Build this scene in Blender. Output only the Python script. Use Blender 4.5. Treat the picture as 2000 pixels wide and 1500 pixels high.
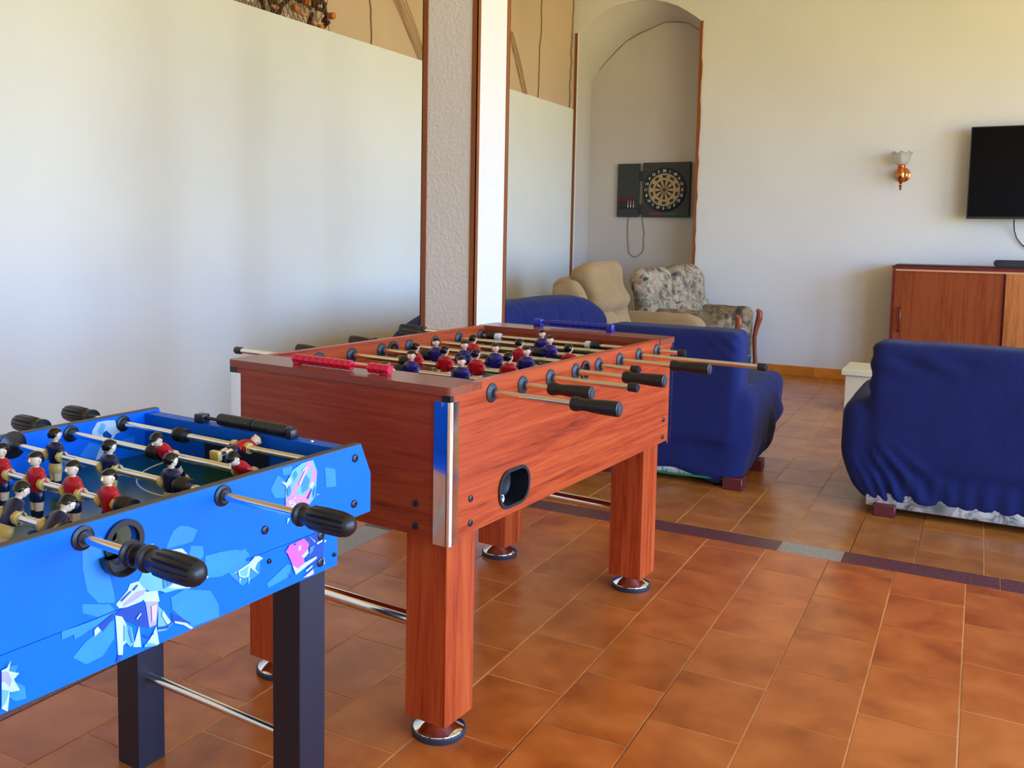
import bpy, bmesh, math, random
from math import sin, cos, pi, radians
from mathutils import Vector, Matrix, noise
random.seed(7)
for o in list(bpy.data.objects): bpy.data.objects.remove(o)
SC = bpy.context.scene
COL = SC.collection

# ------------------------------------------------------------------ camera
cam_data = bpy.data.cameras.new('camera'); cam = bpy.data.objects.new('camera', cam_data); COL.objects.link(cam)
YA, PI_, RO = -0.50542, 0.084599, 0.015726
fw = Vector((sin(YA)*cos(PI_), cos(YA)*cos(PI_), -sin(PI_)))
r0 = Vector((cos(YA), -sin(YA), 0)); u0 = r0.cross(fw)
rr = r0*cos(RO)+u0*sin(RO); uu = -r0*sin(RO)+u0*cos(RO)
M = Matrix((rr, uu, -fw)).transposed().to_4x4(); M.translation = Vector((0, 0, 1.22959))
cam.matrix_world = M
cam_data.sensor_width = 36.0; cam_data.lens = 1787.18/2000*36
cam_data.shift_x = 74.477/2000; cam_data.shift_y = -144.576/2000
cam_data.clip_start = 0.05
SC.camera = cam

# ------------------------------------------------------------------ light
SC.view_settings.view_transform = 'Standard'; SC.view_settings.look = 'None'
SC.view_settings.gamma = 1.0; SC.view_settings.use_curve_mapping = False
SC.view_settings.exposure = 2.36
world = bpy.data.worlds.new('sky'); SC.world = world; world.use_nodes = True
wt = world.node_tree; bg = wt.nodes['Background']; bg.inputs[1].default_value = 1.0
# open sky above the horizon, sunlit dry garden below it
_g = wt.nodes.new('ShaderNodeTexCoord'); _s = wt.nodes.new('ShaderNodeSeparateXYZ'); _m = wt.nodes.new('ShaderNodeMapRange'); _x = wt.nodes.new('ShaderNodeMix'); _x.data_type = 'RGBA'
_m.inputs[1].default_value = -.05; _m.inputs[2].default_value = .05
_x.inputs[6].default_value = (1.62, 1.52, .78, 1); _x.inputs[7].default_value = (1.22, 2.05, 3.75, 1)
wt.links.new(_g.outputs['Generated'], _s.inputs[0]); wt.links.new(_s.outputs['Z'], _m.inputs[0]); wt.links.new(_m.outputs[0], _x.inputs[0]); wt.links.new(_x.outputs[2], bg.inputs[0])
WINDOWS = [(-1.7, .9), (1.5, 4.0), (4.6, 7.3)]  # first opening is unseen, added to light faces turned towards the camera
RX = 4.2; ZC = 3.85
for (a, b) in WINDOWS:
    l = bpy.data.lights.new('window_portal', 'AREA'); l.shape = 'RECTANGLE'; l.size = 2.85; l.size_y = b-a; l.cycles.is_portal = True
    o = bpy.data.objects.new('window_portal', l); COL.objects.link(o); o.location = (RX+.02, (a+b)/2, 1.51); o.rotation_euler = (0, radians(90), 0)

# ------------------------------------------------------------------ materials
def srgb(r, g, b):
    f = lambda c: (c/255/12.92 if c/255 <= .04045 else ((c/255+.055)/1.055)**2.4)
    return (f(r), f(g), f(b), 1)
class NT:
    def __init__(s, name):
        s.m = bpy.data.materials.new(name); s.m.use_nodes = True; s.t = s.m.node_tree; s.n = s.t.nodes; s.b = s.n['Principled BSDF']
    def add(s, t, **k):
        n = s.n.new(t)
        for a, v in k.items(): setattr(n, a, v)
        return n
    def link(s, a, b): s.t.links.new(a, b)
    def coord(s, scale=(1, 1, 1), rnd=False, rot=(0, 0, 0)):
        tc = s.add('ShaderNodeTexCoord'); mp = s.add('ShaderNodeMapping'); mp.inputs['Scale'].default_value = scale; mp.inputs['Rotation'].default_value = rot
        s.link(tc.outputs['Object'], mp.inputs[0])
        if rnd:
            oi = s.add('ShaderNodeObjectInfo'); ml = s.add('ShaderNodeMath', operation='MULTIPLY'); ml.inputs[1].default_value = 37.0
            s.link(oi.outputs['Random'], ml.inputs[0]); s.link(ml.outputs[0], mp.inputs['Location'])
        return mp.outputs[0]
    def noise(s, vec, scale, detail=4, rough=.5, dist=0):
        n = s.add('ShaderNodeTexNoise'); n.inputs['Scale'].default_value = scale; n.inputs['Detail'].default_value = detail
        n.inputs['Roughness'].default_value = rough; n.inputs['Distortion'].default_value = dist
        s.link(vec, n.inputs['Vector']); return n.outputs['Fac']
    def ramp(s, fac, stops):
        r = s.add('ShaderNodeValToRGB'); e = r.color_ramp.elements
        while len(e) < len(stops): e.new(.5)
        for i, (p, c) in enumerate(stops): e[i].position = p; e[i].color = c
        s.link(fac, r.inputs[0]); return r.outputs[0]
    def mix(s, fac, a, b, mode='MIX'):
        m = s.add('ShaderNodeMix', data_type='RGBA', blend_type=mode)
        for v, i in ((fac, 0), (a, 6), (b, 7)):
            if hasattr(v, 'is_linked'): s.link(v, m.inputs[i])
            else: m.inputs[i].default_value = v
        return m.outputs[2]
    def bump(s, fac, strength, dist=.01):
        b = s.add('ShaderNodeBump'); b.inputs['Strength'].default_value = strength; b.inputs['Distance'].default_value = dist
        s.link(fac, b.inputs['Height']); s.link(b.outputs[0], s.b.inputs['Normal'])
    def col(s, c):
        if hasattr(c, 'is_linked'): s.link(c, s.b.inputs['Base Color'])
        else: s.b.inputs['Base Color'].default_value = c
    def set(s, rough=.5, metal=0, coat=0, spec=.5, sheen=0):
        s.b.inputs['Roughness'].default_value = rough; s.b.inputs['Metallic'].default_value = metal
        s.b.inputs['Coat Weight'].default_value = coat; s.b.inputs['Specular IOR Level'].default_value = spec; s.b.inputs['Sheen Weight'].default_value = sheen
        return s.m
MATS = {}
def plain(name, c, rough=.5, metal=0, coat=0, spec=.5, var=.06, bump=0, bscale=200):
    if name in MATS: return MATS[name]
    t = NT(name); v = t.coord(); n = t.noise(v, 14, 3)
    lo = tuple(x*(1-var) for x in c[:3])+(1,); hi = tuple(min(1, x*(1+var)) for x in c[:3])+(1,)
    t.col(t.ramp(n, [(.3, lo), (.7, hi)]))
    if bump: t.bump(t.noise(v, bscale, 2), bump, .004)
    MATS[name] = t.set(rough, metal, coat, spec); return MATS[name]
def wood(name, stops, axis, scale=9, rough=.32, stretch=.045, coat=0, dist=1.6):
    if name in MATS: return MATS[name]
    t = NT(name); s = [1, 1, 1]; s[axis] = stretch
    v = t.coord(tuple(x*scale for x in s)); n = t.noise(v, 2.2, 7, .62, dist)
    fine = t.noise(t.coord(tuple(x*scale*7 for x in s)), 3, 4, .6, .3)
    m = t.add('ShaderNodeMath', operation='MULTIPLY_ADD'); m.inputs[1].default_value = .35; t.link(fine, m.inputs[0])
    m2 = t.add('ShaderNodeMath', operation='MULTIPLY'); m2.inputs[1].default_value = .75; t.link(n, m2.inputs[0]); t.link(m2.outputs[0], m.inputs[2])
    t.col(t.ramp(m.outputs[0], stops)); t.bump(m.outputs[0], .05, .002)
    MATS[name] = t.set(rough, 0, coat, .35); return MATS[name]
CH = [(.36, srgb(104, 26, 8)), (.46, srgb(160, 56, 20)), (.56, srgb(182, 70, 28)), (.72, srgb(196, 90, 40))]
W_LONG = wood('cherry_laminate_long', CH, 1, scale=15, stretch=.035)
W_WIDE_SHADED = wood('cherry_laminate_wide_shaded', [(p, tuple(x*.66 for x in c[:3])+(1,)) for p, c in CH], 0, scale=14, stretch=.04)  # end-panel shade put into the colour: darkened copy of the cherry laminate
W_LEG = wood('cherry_laminate_upright', CH, 2, scale=11)
W_TOP = wood('cherry_laminate_top', [(.3, srgb(128, 58, 40)), (.7, srgb(150, 78, 56))], 0, rough=.25)
CAB = [(.34, srgb(112, 44, 18)), (.48, srgb(134, 56, 22)), (.6, srgb(150, 72, 28)), (.72, srgb(136, 52, 26))]
W_CAB = wood('sapele_veneer', CAB, 2, scale=8, rough=.3)
W_CAB2 = wood('sapele_veneer_light', [(.34, srgb(130, 62, 22)), (.5, srgb(172, 96, 42)), (.62, srgb(190, 116, 58)), (.74, srgb(168, 92, 44))], 2, scale=9, rough=.3)
W_CABTOP = wood('sapele_edge', [(.3, srgb(84, 24, 18)), (.7, srgb(118, 40, 30))], 0, rough=.25)
W_TRIM = wood('brown_trim_wood', [(.3, srgb(112, 54, 18)), (.7, srgb(150, 82, 34))], 2, rough=.35)
W_ARM = wood('carved_wood', [(.3, srgb(110, 44, 20)), (.7, srgb(170, 84, 44))], 2, rough=.25)
CHROME = plain('chrome', (.86, .85, .84, 1), .09, 1, var=.02)
STEEL = plain('rod_steel', (.80, .79, .77, 1), .15, 1, var=.04)
def steel_worn():
    t = NT('worn_chrome'); v = t.coord(); n = t.noise(v, 90, 4, .7)
    t.col(t.ramp(n, [(.60, (.82, .79, .74, 1)), (.70, (.82, .79, .74, 1)), (.72, (.12, .08, .06, 1))])); return t.set(.16, 1)
WORN = steel_worn()
BLACK = plain('black_plastic', srgb(22, 23, 27), .38, var=.1)
BLACKS = plain('black_satin', srgb(28, 29, 36), .3, var=.05)
RUBBER = plain('dark_rubber', srgb(40, 46, 56), .45, var=.08)
LEGBLK = plain('black_leg_laminate', srgb(30, 31, 42), .33, var=.06)
EDGE = plain('grey_edge_band', srgb(66, 64, 66), .5, var=.06)
BLUEP = plain('blue_panel_print', srgb(0, 106, 236), .42, spec=.25, var=.03)
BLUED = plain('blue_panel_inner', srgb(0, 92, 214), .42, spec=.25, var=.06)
PR = {k: plain('print_'+k, srgb(*c), .4, var=.08) for k, c in dict(light=(40, 136, 240), deep=(4, 66, 156), mid=(50, 136, 206), white=(186, 208, 222), cyan=(106, 178, 222), lilac=(172, 164, 214), pink=(204, 138, 206), pink2=(208, 100, 194), pinkw=(222, 184, 216)).items()}
GREEN = plain('pitch_green', srgb(12, 70, 34), .22, var=.1)
GREEN2 = plain('pitch_green_olive', srgb(38, 74, 34), .35, var=.12)
WHITEP = plain('white_paint', srgb(232, 230, 222), .4, var=.02)
P_RED = plain('player_red', srgb(190, 18, 36), .22, var=.05)
P_NAVY = plain('player_navy', srgb(34, 30, 112), .22, var=.06)
P_NAVY2 = plain('player_dark_navy', srgb(18, 26, 62), .22, var=.06)
P_SKIN = plain('player_skin', srgb(236, 176, 142), .28, var=.03)
P_SKIN2 = plain('player_pale_skin', srgb(238, 206, 168), .28, var=.03)
P_HAIR = plain('player_hair', srgb(16, 16, 18), .15, var=.1)
P_CREAM = plain('player_cream', srgb(214, 184, 104), .32, var=.05)
P_WHITE = plain('player_white', srgb(226, 228, 232), .3, var=.03)
P_SHOE = plain('player_brown_shoe', srgb(120, 66, 44), .3, var=.08)
C_RED = plain('counter_red', srgb(214, 18, 62), .3, var=.04)
C_BLUE = plain('counter_blue', srgb(34, 38, 150), .3, var=.05)
def plaster(name, c, bump=.25, scale=75, stain=.05):
    t = NT(name); v = t.coord(); n = t.noise(v, 1.3, 4); lo = tuple(x*(1-stain) for x in c[:3])+(1,)
    t.col(t.ramp(n, [(.35, lo), (.65, c)])); t.bump(t.noise(v, scale, 3, .6), bump, .006); return t.set(.85, spec=.25)
PL = plaster('white_plaster', srgb(226, 222, 214), .18)
PL_S = plaster('smooth_white_plaster', srgb(228, 226, 214), .05, 40)
PL_C = plaster('stippled_plaster', srgb(228, 222, 214), 1.0, 60)
PL_T = plaster('tan_plaster', srgb(206, 178, 148), .2, 30, .1)
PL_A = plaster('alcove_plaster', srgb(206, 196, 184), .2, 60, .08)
CEIL = plaster('ceiling_paint', srgb(226, 214, 188), .1)
def tile_mat(name, stops):
    t = NT(name); v = t.coord((1, 1, 1), True); n = t.noise(v, 6.5, 3, .5, .25)
    oi = t.add('ShaderNodeObjectInfo'); base = t.ramp(n, stops)
    h = t.ramp(oi.outputs['Random'], [(0, (.88, .86, .84, 1)), (.5, (1, 1, 1, 1)), (1, (1.08, 1.04, 1.0, 1))])
    t.col(t.mix(1.0, base, h, 'MULTIPLY')); pass
    return t.set(.24, coat=0, spec=.38)
TILE = tile_mat('terracotta_glazed_tile', [(.28, srgb(156, 76, 28)), (.46, srgb(180, 94, 36)), (.68, srgb(196, 110, 48))])
TILE2 = tile_mat('terracotta_glazed_tile_far', [(.28, srgb(152, 90, 38)), (.5, srgb(170, 104, 44)), (.7, srgb(184, 118, 54))])
SKIRT = tile_mat('skirting_tile', [(.3, srgb(204, 118, 34)), (.7, srgb(222, 140, 54))])
def grout():
    t = NT('grout'); n = t.noise(t.coord((1, .12, 1)), 3.2, 2)
    t.col(t.ramp(n, [(.38, srgb(110, 66, 38)), (.52, srgb(222, 172, 122))])); return t.set(.9, spec=.1)
GROUT = grout()
def granite(name, a, b):
    t = NT(name); n = t.noise(t.coord(), 90, 4, .7); t.col(t.ramp(n, [(.38, a), (.62, b)])); return t.set(.35)
PURPLE = granite('purple_strip_stone', srgb(82, 40, 38), srgb(120, 74, 68))
GREYST = granite('grey_strip_stone', srgb(132, 122, 112), srgb(164, 152, 138))
MARBLE = plaster('beige_marble', srgb(226, 210, 172), .02, 40, .08)
def fabric(name, c, ribs=0, rough=.9, sheen=.06):
    t = NT(name); v = t.coord(); n = t.noise(v, 6, 4); lo = tuple(x*.86 for x in c[:3])+(1,)
    t.col(t.ramp(n, [(.35, lo), (.65, c)]))
    if ribs:
        w = t.add('ShaderNodeTexWave', wave_type='BANDS', bands_direction='X'); w.inputs['Scale'].default_value = ribs; w.inputs['Distortion'].default_value = .4
        t.link(v, w.inputs['Vector']); t.bump(w.outputs['Fac'], .25, .003)
    else: t.bump(t.noise(v, 260, 2), .25, .003)
    return t.set(rough, sheen=sheen, spec=.2)
BLUEF = fabric('blue_stretch_fabric', srgb(28, 36, 90), 55)
SUEDE = fabric('tan_suede', srgb(176, 142, 96), 0, .85, .15)
def floral(name, base, dark):
    t = NT(name); v = t.coord(); n = t.noise(v, 9, 3, .6, .8)
    vo = t.add('ShaderNodeTexVoronoi'); vo.inputs['Scale'].default_value = 17; t.link(v, vo.inputs['Vector'])
    c1 = t.ramp(vo.outputs['Color'], [(.26, srgb(74, 64, 54)), (.38, base), (.47, srgb(176, 104, 98)), (.56, srgb(214, 198, 172)), (.66, srgb(58, 80, 72))])
    sm = t.ramp(vo.outputs['Distance'], [(.25, (1, 1, 1, 1)), (.75, (.2, .2, .2, 1))])
    c2 = t.mix(sm, base, c1)
    c3 = t.ramp(n, [(.42, dark), (.46, base), (.50, base), (.54, srgb(70, 76, 66)), (.60, base)])
    c = t.mix(.55, c2, c3); t.col(c); t.bump(t.noise(v, 240, 2), .2, .003); return t.set(.9, spec=.2)
FLORAL = floral('floral_fabric', srgb(184, 164, 132), srgb(60, 52, 48))
FLORAL2 = floral('floral_fabric_brown', srgb(150, 122, 82), srgb(70, 50, 40))
LINING = floral('pale_floral_lining', srgb(206, 204, 196), srgb(130, 124, 120))
BRASS = plain('copper_brass', (.62, .20, .06, 1), .18, 1, var=.05)
def glass_mat():
    t = NT('frosted_glass'); t.col((.9, .87, .82, 1)); t.b.inputs['Transmission Weight'].default_value = .85; t.b.inputs['IOR'].default_value = 1.3; return t.set(.35)
GLASS = glass_mat()
SCREEN = plain('tv_screen', srgb(3, 4, 12), .1, spec=.12, var=.05)
DARKBOARD = plain('dart_case_grey', srgb(46, 48, 46), .5, var=.08)
D_TAN = plain('dart_tan', srgb(186, 160, 112), .6); D_DARK = plain('dart_dark', srgb(62, 26, 22), .5); D_BLK = plain('dart_black', srgb(14, 14, 16), .45)
D_WHITE = plain('dart_white', srgb(238, 238, 238), .5); D_GOLD = plain('dart_gold', (.75, .55, .25, 1), .25, 1); D_RED = plain('dart_red', srgb(140, 24, 28), .5)
LED_R = plain('dart_readout_red', srgb(120, 40, 34), .5); LED_G = plain('dart_readout_green', srgb(30, 90, 66), .5)
CORDM = plain('cord_grey', srgb(120, 106, 86), .6); CORDB = plain('cord_brown', srgb(136, 100, 64), .7); CORDK = plain('cord_black', srgb(34, 34, 38), .5)
DRIFT = plain('driftwood', srgb(66, 44, 30), .8, var=.25); CORK = plain('cork_float', srgb(196, 120, 36), .7, var=.15); SHELL = plain('shell_white', srgb(226, 206, 176), .4); SHELLP = plain('shell_pink', srgb(214, 140, 100), .4)
NETM = plain('net_twine', srgb(110, 84, 62), .8)
FOOTRED = plain('red_brown_foot', srgb(96, 32, 34), .4)
GREENTRIM = plain('green_piping', srgb(20, 116, 66), .6)
SKIRTG = plain('green_dotted_skirt', srgb(34, 58, 58), .8)

# ------------------------------------------------------------------ geometry helpers
class MB:
    def __init__(s): s.bm = bmesh.new()
    def merge(s, b, mtx=None):
        me = bpy.data.meshes.new('tmp'); b.to_mesh(me); b.free()
        if mtx: me.transform(mtx)
        s.bm.from_mesh(me); bpy.data.meshes.remove(me); return s
    def box(s, a, b, bev=0, seg=1, mtx=None):
        t = bmesh.new(); bmesh.ops.create_cube(t, size=1)
        c = [(a[i]+b[i])/2 for i in range(3)]; d = [abs(b[i]-a[i]) for i in range(3)]
        for v in t.verts: v.co = Vector((v.co[i]*d[i]+c[i] for i in range(3)))
        if bev: bmesh.ops.bevel(t, geom=t.edges[:], offset=bev, segments=seg, profile=.5, affect='EDGES')
        return s.merge(t, mtx)
    def loft(s, rings, cap=True, closed=True):
        vs = [[s.bm.verts.new(p) for p in r] for r in rings]; n = len(vs[0])
        for i in range(len(vs)-1):
            for j in range(n if closed else n-1):
                s.bm.faces.new((vs[i][j], vs[i][(j+1) % n], vs[i+1][(j+1) % n], vs[i+1][j]))
        if cap and closed:
            s.bm.faces.new(vs[0][::-1]); s.bm.faces.new(vs[-1])
        return s
    def lathe(s, prof, o=(0, 0, 0), axis='Z', seg=20, cap=True):
        R = []
        for (z, r) in prof:
            ring = []
            for k in range(seg):
                a = 2*pi*k/seg; x, y = r*cos(a), r*sin(a)
                p = {'Z': (x, y, z), 'X': (z, x, y), 'Y': (y, z, x)}[axis]
                ring.append((p[0]+o[0], p[1]+o[1], p[2]+o[2]))
            R.append(ring)
        return s.loft(R, cap)
    def ell(s, rings, seg=12):
        return s.loft([[(cx+rx*cos(2*pi*k/seg), cy+ry*sin(2*pi*k/seg), z) for k in range(seg)] for (z, rx, ry, cx, cy) in rings])
    def tube(s, pts, r, seg=8):
        P = [Vector(p) for p in pts]; R = []; up = Vector((0, 0, 1)); pn = None
        for i, p in enumerate(P):
            d = (P[min(i+1, len(P)-1)]-P[max(i-1, 0)]).normalized()
            n = (pn-d*pn.dot(d)) if pn else d.orthogonal()
            n.normalize(); pn = n; b = d.cross(n)
            rad = r[i] if isinstance(r, (list, tuple)) else r
            R.append([p+(n*cos(2*pi*k/seg)+b*sin(2*pi*k/seg))*rad for k in range(seg)])
        return s.loft(R)
    def panel(s, outer, holes, plane, a, b):
        """flat outline with holes, thickness a..b; plane 'X': (y,z), 'Y': (x,z), 'Z': (x,y)"""
        t = bmesh.new(); mk = {'X': lambda p: (a, p[0], p[1]), 'Y': lambda p: (p[0], a, p[1]), 'Z': lambda p: (p[0], p[1], a)}[plane]
        ed = []
        for lp in [outer]+holes:
            vs = [t.verts.new(mk(p)) for p in lp]
            ed += [t.edges.new((vs[i], vs[(i+1) % len(vs)])) for i in range(len(vs))]
        bmesh.ops.triangle_fill(t, use_beauty=True, edges=ed)
        ex = bmesh.ops.extrude_face_region(t, geom=t.faces[:])
        dv = {'X': Vector((b-a, 0, 0)), 'Y': Vector((0, b-a, 0)), 'Z': Vector((0, 0, b-a))}[plane]
        bmesh.ops.translate(t, vec=dv, verts=[e for e in ex['geom'] if isinstance(e, bmesh.types.BMVert)])
        return s.merge(t)
    def sphere(s, c, r, sx=1, sy=1, sz=1, u=14, v=9):
        t = bmesh.new(); bmesh.ops.create_uvsphere(t, u_segments=u, v_segments=v, radius=r)
        for q in t.verts: q.co = Vector((q.co.x*sx+c[0], q.co.y*sy+c[1], q.co.z*sz+c[2]))
        return s.merge(t)
    def xf(s, m): bmesh.ops.transform(s.bm, matrix=m, verts=s.bm.verts[:]); return s
    def mesh(s, name, mat, smooth=True):
        bmesh.ops.recalc_face_normals(s.bm, faces=s.bm.faces[:])
        me = bpy.data.meshes.new(name); s.bm.to_mesh(me); s.bm.free(); me.materials.append(mat)
        if smooth:
            for p in me.polygons: p.use_smooth = True
            try: me.set_sharp_from_angle(angle=radians(38))
            except Exception: pass
        return me
    def build(s, name, mat, parent=None, smooth=True): return link(name, s.mesh(name, mat, smooth), parent)
def link(name, me, parent=None):
    o = bpy.data.objects.new(name, me); COL.objects.link(o)
    if parent: o.parent = parent
    return o
def tag(o, label=None, cat=None, group=None, kind=None):
    if label: o['label'] = label
    if cat: o['category'] = cat
    if group: o['group'] = group
    if kind: o['kind'] = kind
    return o
def empty(name, loc, rz, label, cat, group=None):
    o = bpy.data.objects.new(name, None); o.empty_display_size = .1; COL.objects.link(o); o.location = loc; o.rotation_euler = (0, 0, rz)
    return tag(o, label, cat, group)
def struct(name, mb, mat, parent=None, smooth=False):
    o = mb.build(name, mat, parent, smooth)
    if not parent: o['kind'] = 'structure'
    return o
def rrect(cx, cz, w, h, r, n=5):
    P = []
    for (sx, sz, a0) in ((1, 1, 0), (-1, 1, 90), (-1, -1, 180), (1, -1, 270)):
        for k in range(n+1):
            a = radians(a0+90*k/n); P.append((cx+sx*(w/2-r)+r*cos(a), cz+sz*(h/2-r)+r*sin(a)))
    return P
def circ(cx, cz, r, n=20): return [(cx+r*cos(2*pi*k/n), cz+r*sin(2*pi*k/n)) for k in range(n)]
def soft(name, mb, mat, parent, voxel=.02, smooth=6, deform=None):
    """join overlapping blocks into one continuous upholstered skin"""
    me0 = mb.mesh('tmp', mat, False); o = bpy.data.objects.new('tmp', me0); COL.objects.link(o)
    r = o.modifiers.new('r', 'REMESH'); r.mode = 'VOXEL'; r.voxel_size = voxel
    s_ = o.modifiers.new('s', 'SMOOTH'); s_.iterations = smooth; s_.factor = .5
    dg = bpy.context.evaluated_depsgraph_get(); me = bpy.data.meshes.new_from_object(o.evaluated_get(dg))
    bpy.data.objects.remove(o); bpy.data.meshes.remove(me0)
    me.name = name; me.materials.clear(); me.materials.append(mat)
    if deform:
        nm = [v.normal.copy() for v in me.vertices]
        for v, n in zip(me.vertices, nm): v.co = v.co+deform(v.co.copy(), n)
    for p in me.polygons: p.use_smooth = True
    return link(name, me, parent)

# ------------------------------------------------------------------ the room
XW, YB, YF = -3.608, 8.494, -2.6
AX0, AX1, AZ, AYB = -3.582, -2.355, 3.185, 8.88
arc_f = [(-3.582, 3.185), (-3.50, 3.255), (-3.42, 3.322), (-3.32, 3.375), (-3.213, 3.411), (-3.09, 3.434), (-2.959, 3.442), (-2.83, 3.430), (-2.71, 3.401), (-2.60, 3.356), (-2.512, 3.302), (-2.42, 3.238), (-2.355, 3.185)]
arc_b = [(-3.582, 2.79), (-3.50, 2.90), (-3.42, 2.99), (-3.32, 3.08), (-3.213, 3.16), (-3.09, 3.22), (-2.959, 3.27), (-2.83, 3.305), (-2.71, 3.305), (-2.60, 3.275), (-2.512, 3.22), (-2.42, 3.16), (-2.355, 3.10)]
floor = struct('floor', MB().box((-4.2, YF-.1, -.12), (RX+.15, 9.1, -.0016)), GROUT)
struct('wall_back', MB().panel([(-4.2, 0), (AX0, 0)]+arc_f+[(AX1, 0), (RX+.15, 0), (RX+.15, ZC), (-4.2, ZC)], [], 'Y', YB, YB+.03), PL)
lin = MB(); F = [(AX0, YB+.04, 0)]+[(x, YB+.03, z) for x, z in arc_f]+[(AX1, YB+.04, 0)]; F[0] = (AX0, YB+.03, 0); F[-1] = (AX1, YB+.03, 0)
Bk = [(AX0, AYB, 0)]+[(x, AYB, z) for x, z in arc_b]+[(AX1, AYB, 0)]
off = lambda L, d: [(x+(-d if i == 0 or x < -3.57 else d if x > -2.37 else 0), y, z+(d if 0 < i < len(L)-1 else 0)) for i, (x, y, z) in enumerate(L)]
lin.loft([F, Bk, off(Bk, .06), off(F, .06), F], cap=False, closed=False)
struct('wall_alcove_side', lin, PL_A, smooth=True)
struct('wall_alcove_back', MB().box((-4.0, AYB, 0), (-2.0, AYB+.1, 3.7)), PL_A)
crack = MB().tube([(x+random.uniform(-.01, .01), AYB-.002, z-.008+random.uniform(-.006, .006)) for x, z in arc_b[1:-1]], [.002, .003, .004, .003, .005, .004, .003, .004, .003, .002, .002], 5)
struct('alcove_crack', crack, plain('crack_grey', srgb(120, 108, 94), .9))  # thin grey tube for the plaster crack where vault meets alcove wall
struct('wall_left', MB().box((-3.86, YF, 0), (XW, YB-.001, 2.457)), PL_S)
struct('wall_left_upper', MB().panel([(-4.2, YF), (-3.86, YF), (-3.86, 6.2), (-3.63, YB-.001), (-4.2, YB-.001)], [], 'Z', 2.44, ZC), PL_T)
wr = MB(); ys = [YF]+[y for w in WINDOWS for y in w]+[YB]
for i in range(0, len(ys), 2): wr.box((RX, ys[i], 0), (RX+.15, ys[i+1], ZC))
for a, b in WINDOWS: wr.box((RX, a, 2.95), (RX+.15, b, ZC)); wr.box((RX, a, 0), (RX+.15, b, .08))
struct('wall_right', wr, PL)
for i, (a, b) in enumerate(WINDOWS):
    fr = MB()
    for y in (a, (a+b)/2-.025, b-.05): fr.box((RX+.05, y, .08), (RX+.1, y+.05, 2.95))
    fr.box((RX+.05, a, .08), (RX+.1, b, .14)); fr.box((RX+.05, a, 2.89), (RX+.1, b, 2.95))
    struct('window_%d' % (i+1), fr, W_TRIM)
struct('wall_front', MB().box((-4.2, YF-.1, 0), (RX+.15, YF, ZC)), PL)
struct('ceiling', MB().box((-4.2, YF-.1, ZC), (RX+.15, 9.1, ZC+.1)), CEIL)
# arch edge strips
def ragged(x0, x1, y0, y1, z0, z1, amp):
    m = MB(); R = []
    n = 40
    for k in range(n+1):
        z = z0+(z1-z0)*k/n; e = random.uniform(-amp, amp); R.append([(x0, y0, z), (x1+e, y0, z), (x1+e, y1, z), (x0, y1, z)])
    return m.loft(R)
struct('trim_2', ragged(-3.606, -3.583, YB-.010, YB+.002, 0, 3.19, .0005), W_TRIM)
struct('trim_3', ragged(-2.372, -2.345, YB-.014, YB+.05, 0, 3.19, .006), W_TRIM)
# column
CX0, CX1, CY0, CY1 = -2.262, -1.984, 3.58, 3.885
column = struct('column', MB().box((CX0, CY0, 0), (CX1, CY1, ZC), .004), PL_C)
tag(column, 'square white column with brown strips on its corners behind the red table')
for (x, y, sx, sy) in ((CX0, CY0, -1, -1), (CX1, CY0, 1, -1), (CX1, CY1, 1, 1), (CX0, CY1, -1, 1)):
    w = .024; t = .004
    m = MB().box((x+sx*t, y+sy*t, 0), (x-sx*w, y, ZC)).box((x+sx*t, y+sy*t, 0), (x, y-sy*w, ZC))
    m.build('corner_strip', W_TRIM, column, False)

# ------------------------------------------------------------------ floor tiles and strips
TA, TB_ = .232, .3085; JN = .0038
SY0, SY1 = 3.657, 3.788; BX0, BX1 = -2.205, -2.072
cells = []
def zone(x0, x1, y0, y1, xr, ya, yb2, far):
    j0 = int(math.floor((xr-x1)/TA))-1
    for j in range(j0, j0+60):
        cx1 = xr-TA*j; cx0 = cx1-TA
        a, b = max(cx0, x0), min(cx1, x1)
        if b-a < .02: continue
        off = (ya if j % 2 == 0 else yb2)
        k0 = int(math.floor((y0-off)/TB_))-1
        for k in range(k0, k0+60):
            cy0 = off+TB_*k; c, d = max(cy0, y0), min(cy0+TB_, y1)
            if d-c < .02: continue
            cells.append((a+JN/2, b-JN/2, c+JN/2, d-JN/2, far))
zone(BX1, 2.2, -.4, SY0, .0134, 2.494, 2.340, 0)
zone(-3.6, BX0, -.4, SY0, .0134, 2.494, 2.340, 0)
zone(BX1, 2.2, SY1, YB, -.393, 3.966, 4.10, 1)
zone(-3.6, BX0, SY1, YB, -.393, 3.966, 4.10, 1)
def px(p):
    d = Vector(p)-M.translation; z = d.dot(fw)
    return (925.5+1787*d.dot(rr)/z, 605.4-1787*d.dot(uu)/z, z) if z > .2 else (-9999, -9999, z)
def vis(c):
    x, y, z = px(((c[0]+c[1])/2, (c[2]+c[3])/2, 0))
    return -120 < x < 2120 and 600 < y < 1620
inv = [c for c in cells if vis(c)]; inv.sort(key=lambda c: (c[0]+c[1])**2/4+(c[2]+c[3])**2/4)
own = set(inv[:262]); shared = {}; rest = {0: MB(), 1: MB()}
for c in cells:
    w, h = c[1]-c[0], c[3]-c[2]
    if c in own:
        key = (round(w, 3), round(h, 3), c[4])
        if key not in shared: shared[key] = MB().box((-w/2, -h/2, -.012), (w/2, h/2, 0), .0012).mesh('floor_tile', TILE2 if c[4] else TILE, False)
        o = link('floor_tile', shared[key], floor); o.location = ((c[0]+c[1])/2, (c[2]+c[3])/2, random.uniform(-.0004, .0004))
    else: rest[c[4]].box((c[0], c[2], -.012), (c[1], c[3], 0))
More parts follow.
